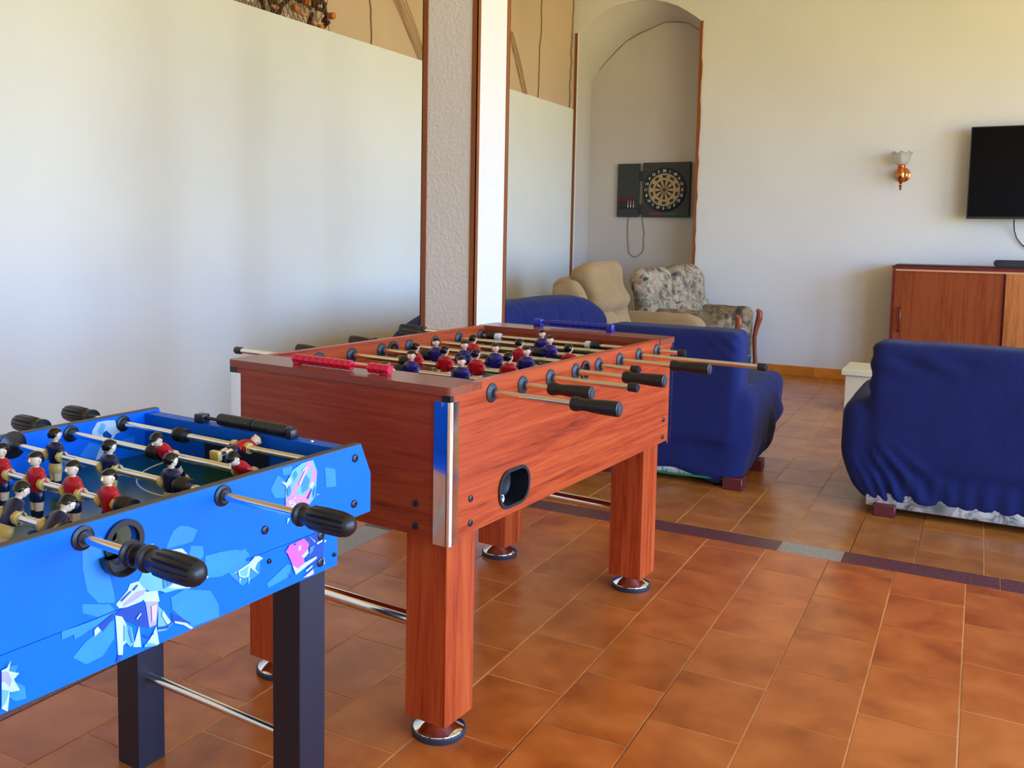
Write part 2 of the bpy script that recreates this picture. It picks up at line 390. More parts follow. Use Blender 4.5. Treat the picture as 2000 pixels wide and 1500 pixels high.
for k in rest:
    o = rest[k].build('floor_tiles_beyond', TILE2 if k else TILE, floor, False); o['kind'] = 'stuff'
def strip(x0, x1, y0, y1, m):
    MB().box((x0+.0015, y0+.0015, -.012), (x1-.0015, y1-.0015, .0005), .001).build('floor_strip', m, floor, False)
xs = [BX1, -1.70, -1.17, -.645]
for i in range(3): strip(xs[i], xs[i+1], SY0, SY1, PURPLE)
strip(-.645, -.408, SY0, SY1, GREYST)
for i in range(5): strip(-.408+.53*i, -.408+.53*(i+1), SY0, SY1, PURPLE)
for i, (a, b, m) in enumerate([(-.4, .5, GREYST), (.5, 1.3, GREYST), (1.3, 2.2, PURPLE), (2.2, 3.06, GREYST), (3.06, SY0, PURPLE), (SY0, SY1, GREYST), (SY1, 4.6, PURPLE), (4.6, 6.4, GREYST), (6.4, YB, PURPLE)]): strip(BX0, BX1, a, b, m)
strip(-3.6, BX0, SY0, SY1, PURPLE)
# skirting tiles along the back wall
bb = struct('baseboard_back', MB().box((AX1+.05, YB-.008, 0), (RX, YB, .082)), GROUT)
x = AX1+.06
while x < 2.5:
    MB().box((x, YB-.014, 0), (x+.345, YB-.007, .087), .002).build('skirting_tile', SKIRT, bb, False); x += .348

# ------------------------------------------------------------------ table football figures
def figure_kit(shirt, shorts, skin, hair, sock, boot, collar, s):
    K = []
    def put(n, mb, m): K.append((n, mb.xf(Matrix.Diagonal((s*1.14, s*1.06, s, 1))).mesh(n, m)))
    put('player_figure', MB().ell([(-.016, .0125, .0095, 0, 0), (-.006, .0150, .0115, 0, 0), (.006, .0185, .0125, 0, .0005), (.016, .0205, .0120, 0, .0005), (.0225, .0190, .0105, 0, 0), (.0275, .0115, .0085, 0, 0), (.0295, .006, .0055, 0, 0)], 14)
        .ell([(-.012, .0045, .006, -.0195, .001), (.002, .0058, .0068, -.0205, .001), (.014, .0055, .0068, -.0185, 0), (.021, .0035, .004, -.0165, 0)], 8).ell([(-.012, .0045, .006, .0195, .001), (.002, .0058, .0068, .0205, .001), (.014, .0055, .0068, .0185, 0), (.021, .0035, .004, .0165, 0)], 8), shirt)
    h = MB().ell([(.027, .0058, .0055, 0, 0), (.032, .0055, .0055, 0, .0005), (.0345, .0075, .008, 0, .002), (.040, .0098, .0110, 0, .001), (.046, .0106, .0120, 0, 0), (.052, .0098, .0110, 0, -.0005), (.056, .006, .007, 0, -.001)], 14)
    h.ell([(.0405, .0022, .0022, 0, .0122), (.0435, .0022, .0026, 0, .0128), (.048, .0012, .0014, 0, .0112)], 6)
    h.sphere((-.0105, -.001, .0435), .0028, .6, 1, 1.3, 8, 6).sphere((.0105, -.001, .0435), .0028, .6, 1, 1.3, 8, 6); put('head', h, skin)
    put('hair', MB().ell([(.0385, .0085, .0045, 0, -.0080), (.0435, .0112, .0066, 0, -.0066), (.0480, .0117, .0084, 0, -.0048), (.0500, .0117, .0118, 0, -.0016), (.0505, .0117, .0132, 0, .0004), (.0530, .0113, .0126, 0, .0002), (.0565, .0082, .0092, 0, -.001), (.0590, .0035, .004, 0, -.001)], 14), hair)
    put('shorts', MB().ell([(-.036, .0150, .0105, 0, 0), (-.030, .0160, .0112, 0, 0), (-.022, .0150, .0110, 0, 0), (-.0155, .0124, .0095, 0, 0)], 14), shorts)
    put('legs', MB().ell([(-.054, .0055, .0068, -.0058, 0), (-.046, .0062, .0075, -.0062, 0), (-.035, .0068, .0082, -.0068, 0)], 10).ell([(-.054, .0055, .0068, .0058, 0), (-.046, .0062, .0075, .0062, 0), (-.035, .0068, .0082, .0068, 0)], 10), skin)
    put('socks', MB().ell([(-.068, .0050, .0062, -.0055, 0), (-.060, .0062, .0074, -.0058, 0), (-.0535, .0062, .0072, -.0058, 0)], 10).ell([(-.068, .0050, .0062, .0055, 0), (-.060, .0062, .0074, .0058, 0), (-.0535, .0062, .0072, .0058, 0)], 10), sock)
    put('boots', MB().box((-.0125, -.0085, -.0795), (.0125, .0125, -.0670), .0028, 2), boot)
    put('rod_collar', MB().lathe([(-.024, .0085), (-.024, .0118), (-.017, .0124), (-.0165, .0090), (.0165, .0090), (.017, .0124), (.024, .0118), (.024, .0085)], axis='X', seg=14), collar)
    return K
KIT_R = figure_kit(P_RED, P_WHITE, P_SKIN, P_HAIR, P_RED, P_SHOE, P_RED, 1.0)
KIT_B = figure_kit(P_NAVY, P_WHITE, P_SKIN, P_HAIR, P_WHITE, P_SHOE, P_NAVY, 1.0)
KIT_R2 = figure_kit(P_RED, P_NAVY2, P_SKIN2, P_HAIR, P_NAVY2, P_CREAM, P_CREAM, .93)
KIT_B2 = figure_kit(P_NAVY2, P_CREAM, P_SKIN2, P_HAIR, P_NAVY2, P_CREAM, P_CREAM, .93)
def add_figure(rod, kit, x, face, tilt):
    root = None
    for n, me in kit:
        o = link(n, me, root if root else rod)
        if root is None:
            root = o; o.location = (x, 0, 0); o.rotation_euler = (radians(tilt), 0, 0 if face > 0 else pi)
            if face < 0: o.rotation_euler = (radians(-tilt), 0, pi)
bump_me = MB().lathe([(-.017, .0085), (-.017, .0150), (-.012, .0158), (-.010, .0140), (-.007, .0158), (-.004, .0140), (-.001, .0158), (.002, .0140), (.005, .0158), (.008, .0140), (.011, .0158), (.016, .0150), (.016, .0085)], axis='X', seg=18).mesh('bumper', BLACK)
coll_me = MB().lathe([(-.012, .0085), (-.012, .0135), (.008, .0145), (.012, .0125), (.012, .0085)], axis='X', seg=16).box((.004, -.004, -.022), (.011, .004, -.008), .001).mesh('white_collar', P_WHITE)
GRIP = MB().lathe([(0, .0095), (.001, .0150), (.006, .0172), (.014, .0172), (.026, .0142), (.038, .0138), (.055, .0155), (.085, .0172), (.110, .0176), (.117, .0172), (.1185, .0150), (.1185, .001)], axis='X', seg=20).mesh('handle', BLACK)
GRIPEND = MB().lathe([(.1182, .0135), (.1205, .0130), (.1212, .001)], axis='X', seg=20).mesh('handle_end', RUBBER)
CAP = MB().lathe([(-.016, .0085), (-.016, .0112), (.006, .0120), (.009, .0105), (.0095, .001)], axis='X', seg=16).mesh('end_cap', BLACK)
def grip2():
    R = []
    for (x, r, f) in [(0, .0095, 0), (0, .0175, 0), (.004, .0190, 0), (.008, .0190, 0), (.011, .0150, 0), (.020, .0150, 0), (.027, .0165, .3), (.032, .0190, 1), (.060, .0200, 1), (.090, .0195, 1), (.103, .0170, .3), (.110, .0115, 0), (.113, .004, 0)]:
        R.append([(x, (r-.0028*f*(k % 4 == 0))*cos(2*pi*k/48), (r-.0028*f*(k % 4 == 0))*sin(2*pi*k/48)) for k in range(48)])
    m = MB().loft(R); return m
GRIP2 = grip2().mesh('handle', BLACK)
STOP2 = MB().lathe([(-.010, .009), (-.010, .0185), (-.005, .0190), (-.002, .0140), (.004, .0140), (.006, .0175), (.010, .0175), (.010, .009)], axis='X', seg=20).mesh('rod_stop', BLACK)
FLANGE = MB().lathe([(.0003, .0078), (.0003, .0240), (.0030, .0235), (.0060, .0180), (.0080, .0120), (.0140, .0112), (.0140, .0078)], axis='X', seg=22).mesh('bushing', RUBBER)
FLANGE2 = MB().lathe([(.0003, .0080), (.0003, .0185), (.0030, .0180), (.0050, .0130), (.0085, .0120), (.0085, .0080)], axis='X', seg=22).mesh('bushing', BLACK)
BOLT = MB().lathe([(0, .0085), (.0025, .0082), (.0040, .0060), (.0040, .0040), (.0024, .0036), (.0024, .0005)], axis='X', seg=14).mesh('bolt', BLACKS)
def put(me, name, parent, loc, rot=(0, 0, 0)):
    o = link(name, me, parent); o.location = loc; o.rotation_euler = rot; return o

# ------------------------------------------------------------------ red table
TX, TY, TAL = -1.03005, 1.75828, -.082048
W, L, ZT, ZB = .7222, 1.3403, .88, .5217
red = empty('foosball_table', (TX, TY, 0), TAL, 'large red cherry wood foosball table with chrome corners standing on the tiles', 'foosball table')
def side(x0, x1, holes):
    return MB().panel([(0, ZB), (L, ZB), (L, .862), (1.217, .862), (1.217, ZT), (.123, ZT), (.123, .862), (0, .862)], holes, 'X', x0, x1)
side(-.022, 0, [circ(.6665, .842, .0225), rrect(.286, .589, .134, .086, .038)]).build('side_panel', W_LONG, red)
side(-W, -W+.022, [circ(.6665, .842, .0225)]).build('side_panel', W_LONG, red)
MB().box((-W+.022, 0, ZB), (-.022, .02, .862)).build('end_panel', W_WIDE_SHADED, red)
MB().box((-W+.022, L-.02, ZB), (-.022, L, .862)).build('end_panel', W_WIDE_SHADED, red)
def topb(v0, v1, near):
    x0, x1 = -W-.006, .006; r = .014
    pts = []
    for (cx, cy, a0, rad) in ((x1, v1, 0, .003 if near else r), (x0, v1, 90, .003 if near else r), (x0, v0, 180, r if near else .003), (x1, v0, 270, r if near else .003)):
        sx = -1 if cx == x1 else 1; sy = -1 if cy == v1 else 1
        for k in range(6):
            a = radians(a0+18*k); pts.append((cx+sx*rad+rad*cos(a), cy+sy*rad+rad*sin(a)))
    return MB().panel(pts, [], 'Z', .8615, ZT+.0006)
topb(-.006, .123, True).build('end_top_board', W_TOP, red)
topb(1.217, L+.006, False).build('end_top_board', W_TOP, red)
MB().box((-W+.022, .105, .70), (-.022, .123, .862)).build('goal_wall', W_WIDE_SHADED, red)
MB().box((-W+.022, 1.217, .70), (-.022, 1.235, .862)).build('goal_wall', W_WIDE_SHADED, red)
for v in (.1235, 1.2165):
    MB().box((-.46, v-.0008, .757), (-.262, v+.0008, .815)).build('goal_opening', BLACK, red)
MB().box((-W+.022, .10, .735), (-.022, 1.24, .757)).build('playing_field', GREEN2, red)
for a_, b_ in (((-W+.05, .667, .757), (-.05, .673, .7576)), ((-.55, .30, .757), (-.17, .304, .7576)), ((-.55, 1.036, .757), (-.17, 1.04, .7576))): MB().box(a_, b_).build('field_line', WHITEP, red)
MB().panel(circ(-.361, .67, .085, 32), [circ(-.361, .67, .081, 32)], 'Z', .757, .7577).build('field_line', WHITEP, red)
MB().box((-W+.022, .02, ZB+.01), (-.022, L-.02, ZB+.022)).build('underside_board', W_WIDE_SHADED, red)
for (cx, cy, sx, sy) in ((0, 0, 1, -1), (-W, 0, -1, -1), (0, L, 1, 1), (-W, L, -1, 1)):
    prof = [(-.042, 0), (-.042, .0035), (-.008, .0035)]+[(-.008+.012*sin(radians(a)), -.0085+.012*cos(radians(a))) for a in (15, 30, 45, 60, 75)]+[(.0035, -.008), (.0035, -.032), (0, -.032), (0, 0)]
    prof = [(cx+sx*a, cy+sy*b) for a, b in prof]
    MB().panel(prof, [], 'Z', .512, .846).build('corner_strip', CHROME, red)
    MB().box((cx-sx*.022, cy-sy*.012, .846), (cx+sx*.0015, cy+sy*.0015, .8612)).build('corner_gap_shade', BLACK, red, False)  # solid black block put in for the shade inside the cut corner
for v, z in ((.088, .546), (.088, .605), (1.267, .541), (1.27, .601)):
    put(BOLT, 'bolt', red, (0, v, z)); put(BOLT, 'bolt', red, (-W, v, z), (0, 0, pi))
for x in (-.094, -W+.094):
    for z in (.544, .5975):
        put(BOLT, 'bolt', red, (x, 0, z), (0, 0, -pi/2)); put(BOLT, 'bolt', red, (x, L, z), (0, 0, pi/2))
S2 = .0595; LU, LV = .0887, .0956
foot = MB().lathe([(.014, .0640), (.017, .0630), (.024, .050), (.034, .030), (.042, .022), (.052, .020)], seg=32).mesh('foot_dome', CHROME)
ring = MB().lathe([(.0008, .060), (.0008, .0665), (.004, .0675), (.013, .0675), (.0155, .0655), (.0155, .063)], seg=32).mesh('rubber_ring', RUBBER)
for x in (-LU, -W+LU):
    for v in (LV, L-LV):
        lg = MB().box((x-S2, v-S2, .0508), (x+S2, v+S2, ZB+.011), .0012).build('leg', W_LEG, red, False)
        put(foot, 'foot_dome', lg, (x, v, 0)); put(ring, 'rubber_ring', lg, (x, v, 0))
MB().tube([(-W+LU+S2-.002, LV, .265), (-LU-S2+.002, LV, .265)], .0187, 20).build('crossbar', CHROME, red)
MB().tube([(-W+LU+S2-.002, L-LV, .271), (-LU-S2+.002, L-LV, .271)], .0187, 20).build('crossbar', CHROME, red)
# ball return and serving holes
tr = MB().panel(rrect(.286, .589, .150, .100, .046, 8), [rrect(.286, .589, .132, .084, .037, 8)], 'X', -.004, .0045)
tr.build('ball_return_rim', BLACK, red)
cup = MB(); A = rrect(.286, .589, .131, .083, .037, 8)
cup.loft([[(.001, a, b) for a, b in A], [(-.05, a, b-.002) for a, b in A], [(-.058, .286+(a-.286)*.8, .587+(b-.589)*.8) for a, b in A], [(-.059, .286+(a-.286)*.05, .587+(b-.589)*.05) for a, b in A]], cap=False)
cup.build('ball_return_cup', BLACK, red)
for x, s in ((0, 1), (-W, -1)):
    MB().panel(circ(.6665, .842, .0285, 24), [circ(.6665, .842, .0205, 24)], 'X', x-s*.003, x+s*.005).build('serving_ring', RUBBER, red)
    xi = x-s*.022
    MB().panel(circ(.6665, .842, .0285, 24), [circ(.6665, .842, .0205, 24)], 'X', xi-s*.004, xi+s*.002).build('serving_ring', RUBBER, red)
# score counters, screwed onto the end boards
def hexbar(mb, x0, x1, y, z, r):
    n = 6; mb.loft([[(x, y+f*r*cos(2*pi*k/n), z+f*r*sin(2*pi*k/n)) for k in range(n)] for x, f in ((x0, .82), (x0+.0035, 1), (x1-.0035, 1), (x1, .82))])
cr = MB().tube([(-.535, .047, ZT+.0145), (-.212, .047, ZT+.0145)], .0045, 10).box((-.530, .038, ZT), (-.512, .056, ZT+.010), .002).box((-.232, .038, ZT), (-.214, .056, ZT+.010), .002).build('score_counter', C_RED, red)
cr['label'] = 'red plastic score counter'
for i in range(9): m = MB(); hexbar(m, -.532+.0222*i, -.5105+.0222*i, .047, ZT+.0145, .0135); m.build('bead', C_RED, cr)
for i in range(3): m = MB(); hexbar(m, -.278+.0222*i, -.2565+.0222*i, .047, ZT+.0145, .0135); m.build('bead', C_RED, cr)
cb = MB().tube([(-.54, 1.325, ZT+.018), (-.222, 1.325, ZT+.018)], .0045, 10).box((-.545, 1.312, ZT), (-.512, 1.338, ZT+.029), .004, 2).box((-.246, 1.312, ZT), (-.220, 1.338, ZT+.029), .004, 2).build('score_counter', C_BLUE, red)
cb['label'] = 'dark blue plastic score counter'
for i in range(10): m = MB(); hexbar(m, -.476+.0228*i, -.4538+.0228*i, 1.325, ZT+.018, .0115); m.build('bead', C_BLUE, cb)

# rods of the red table ----------------------------------------------------
def axis(u, v, z):
    c, s = cos(TAL), sin(TAL); return (TX+c*u-s*v, TY+s*u+c*v, z)
RODS = [  # left end, right end, handle side, players, bumpers, white collars, label
    (-.79, .338, 1, KIT_R, [(-.285, 1, -130)], [-.2446], [], 'red goalkeeper', 'foosball rod nearest the red score counter of the red table'),
    (-1.06, .1985, 1, KIT_B, [(-.356, -1, 0), (-.187, -1, 4)], [-.392], [], 'two blue', 'red table rod with two navy players, second from the red counter'),
    (-.93, .2535, -1, KIT_R, [(-.453, 1, 0), (-.344, 1, 6), (-.236, 1, 6), (-.128, 1, 8)], [-.488], [], 'four red', 'red table rod carrying four red players in a row'),
    (-.80, .267, 1, KIT_B, [(-.484, -1, 2), (-.378, -1, 0), (-.268, -1, -3), (-.159, -1, 2)], [-.522, -.095], [], 'four navy', 'red table rod carrying four navy players in a row'),
    (-.96, .131, -1, KIT_R, [(-.443, 1, 0), (-.27, 1, 0), (-.094, 1, 12)], [], [], 'three red', 'red table rod carrying three red players, just beyond the serving holes'),
    (-.80, .2875, 1, KIT_B, [(-.244, -1, 0)], [-.285], [], 'one navy', 'red table rod with one navy player beside a black bumper'),
    (-.967, .4075, -1, KIT_B, [(-.353, -1, 5)], [], [], 'far navy', 'red table rod pulled out furthest to the right, beside the blue sofa'),
    (-1.0815, .103, -1, KIT_B, [], [-.652, -.222], [-.622, -.250], 'goal', 'rod with two white collars, farthest from the red counter on the red table'),
]
ZR = .845
def sub(rod, me, name, x, flip=False, s=1):
    o = link(name, me, rod); o.location = (x, 0, 0); o.scale = (s, s, s)
    if flip: o.rotation_euler = (0, 0, pi)
    return o
for k, (ul, ur, hs, kit, pl, bp, wc, _, lab) in enumerate(RODS):
    v = .1726+.14556*k
    rod = empty('foosball_rod', axis(-W/2, v, ZR), TAL, lab, 'rod', 'rods of the red foosball table')
    x0, x1 = ul+W/2, ur+W/2
    MB().tube([(x0+(.113 if hs < 0 else 0), 0, 0), (x1-(.113 if hs > 0 else 0), 0, 0)], .0078, 14).build('shaft', STEEL, rod)
    xa, xb = (x1-.1205, x0) if hs > 0 else (x0+.1205, x1)
    h = sub(rod, GRIP, 'handle', xa, hs < 0); link('handle_end', GRIPEND, h)
    sub(rod, CAP, 'end_cap', xb+(.010 if hs > 0 else -.010), hs > 0)
    for (x, f, t) in pl: add_figure(rod, kit, x+W/2, f, t)
    for x in bp: sub(rod, bump_me, 'bumper', x+W/2)
    for i, x in enumerate(wc): sub(rod, coll_me, 'white_collar', x+W/2, i == 1)
    for (u, r) in ((0, 0), (-.022, pi), (-W, pi), (-W+.022, 0)):
        put(FLANGE, 'bushing', red, (u, v, ZR), (0, 0, r))
# ball in the return
def ball_mat():
    t = NT('football_pattern'); vo = t.add('ShaderNodeTexVoronoi'); vo.inputs['Scale'].default_value = 70; t.link(t.coord(), vo.inputs['Vector'])
    r = t.ramp(vo.outputs['Distance'], [(.28, (.01, .01, .012, 1)), (.32, (.85, .86, .84, 1))]); t.col(r); return t.set(.25)
c, s = cos(TAL), sin(TAL); u, v = -.022, .246
b = MB().sphere((0, 0, 0), .0165, u=20, v=14).build('foosball', ball_mat()); b.location = (TX+c*u-s*v, TY+s*u+c*v, .5635)
tag(b, 'small white and black ball lying in the black ball return of the red table', 'ball')

# ------------------------------------------------------------------ blue table
BX, BY, BAL = -1.0714, 1.5097, -.0635
W2, LZ = .634, 1.2115
zT, zm, zS, zB = .8019, .7359, .655, .5729
blue = empty('foosball_table', (BX, BY, 0), BAL, 'smaller bright blue foosball table with printed players and black legs', 'foosball table')
out = [(0, zS), (0, zm), (-.0315, zT), (-LZ+.0315, zT), (-LZ, zm), (-LZ, zS)]
MB().panel(out, [circ(-.588, .757, .026)], 'X', -.015, 0).build('side_panel', BLUEP, blue, False)
MB().panel(out, [], 'X', -W2, -W2+.015).build('side_panel', BLUEP, blue, False)
for x in (0, -W2+.015):
    MB().box((x-.015, -LZ+.1016, zB), (x-.0003, -.1016, zS-.0012)).build('apron_panel', BLUEP, blue, False)
    MB().box((x-.0155, -LZ+.0315, zT-.0008), (x+.0005, -.0315, zT+.0012)).build('edge_band', EDGE, blue, False)
for v in (-.1166, -LZ+.1016): MB().box((-W2+.015, v, zB), (-.0153, v+.015, zS)).build('end_apron', BLUEP, blue, False)
for v0, v1 in ((-.072, -.040), (-LZ+.040, -LZ+.072)):
    e = MB().box((-W2+.015, v0, zS), (-.015, v1, zT-.006), .001).build('end_panel', BLUED, blue, False)
MB().box((-.4125, -.0735, .701), (-.2150, -.0715, .771)).build('goal_opening', BLACK, blue)
MB().box((-W2+.015, -LZ+.06, .66), (-.015, -.06, .700)).build('playing_field', GREEN, blue)
MB().tube([(-.317+.20*cos(pi+pi*k/24), -.074+.20*sin(pi+pi*k/24), .7000) for k in range(25)], .0016, 6).build('field_line', WHITEP, blue)
MB().box((-W2+.02, -.608, .7), (-.02, -.604, .7005)).build('field_line', WHITEP, blue)
for u in (-.0338-.073, -W2+.0338):
    for v in (-.099-.073, -LZ+.099):
        MB().box((u, v, 0), (u+.073, v+.073, .66), .0015).build('leg', LEGBLK, blue, False)
for v in (-.1355, -LZ+.1355):
    MB().tube([(-W2+.0338+.072, v, .2057), (-.0338-.072, v, .2057)], .0095, 18).build('crossbar', WORN, blue)
for v, z, r in ((-.0498, .7759, 1), (-.0523, .6834, 1), (-.1503, .6452, 1.1), (-.1516, .5931, 1.1), (-.2965, .6959, .95), (-.2867, .6358, .55), (-.1119, .5965, .5)):
    for x, rz_ in ((0, 0), (-W2, pi)):
        o = put(BOLT, 'bolt', blue, (x, v, z), (0, 0, rz_)); o.scale = (1, r, r)
MB().panel(circ(-.588, .757, .0345, 28), [circ(-.588, .757, .0255, 28)], 'X', -.003, .006).build('serving_ring', BLACK, blue)
m = MB(); cc = [(-.597+.034*cos(a), .744+.034*sin(a)) for a in [pi+pi*k/14 for k in range(15)]]
m.loft([[(.004, a, b_) for a, b_ in cc], [(.020, a, b_) for a, b_ in cc], [(.022, -.597+(a+.597)*.9, .744+(b_-.744)*.9) for a, b_ in cc], [(.006, -.597+(a+.597)*.86, .744+(b_-.744)*.86) for a, b_ in cc]], cap=True)
m.build('serving_tray', BLACK, blue)
cn = MB().tube([(-.446, -.062, zT+.006), (-.152, -.062, zT+.006)], .004, 10).box((-.447, -.074, zT-.006), (-.420, -.050, zT+.014), .003, 2).box((-.166, -.074, zT-.006), (-.151, -.050, zT+.014), .003, 2).build('score_counter', BLACKS, blue)
cn['label'] = 'black score counter with ribbed beads'
for i in range(20):
    x = -.3746+.0102*i+(.003 if i > 9 else 0)
    MB().lathe([(x, .0122), (x+.0015, .0135), (x+.0088, .0135), (x+.0101, .0122)], (0, -.062, zT+.0085), 'X', 10).build('bead', BLACKS, cn)
put(MB().lathe([(0, .004), (.002, .0035), (.003, .001)], seg=10).mesh('screw', CHROME), 'screw', blue, (-.11, -.055, zT-.006))
put(MB().lathe([(0, .004), (.002, .0035), (.003, .001)], seg=10).mesh('screw', CHROME), 'screw', blue, (-.17, -.040, .775), (0, 0, 0))
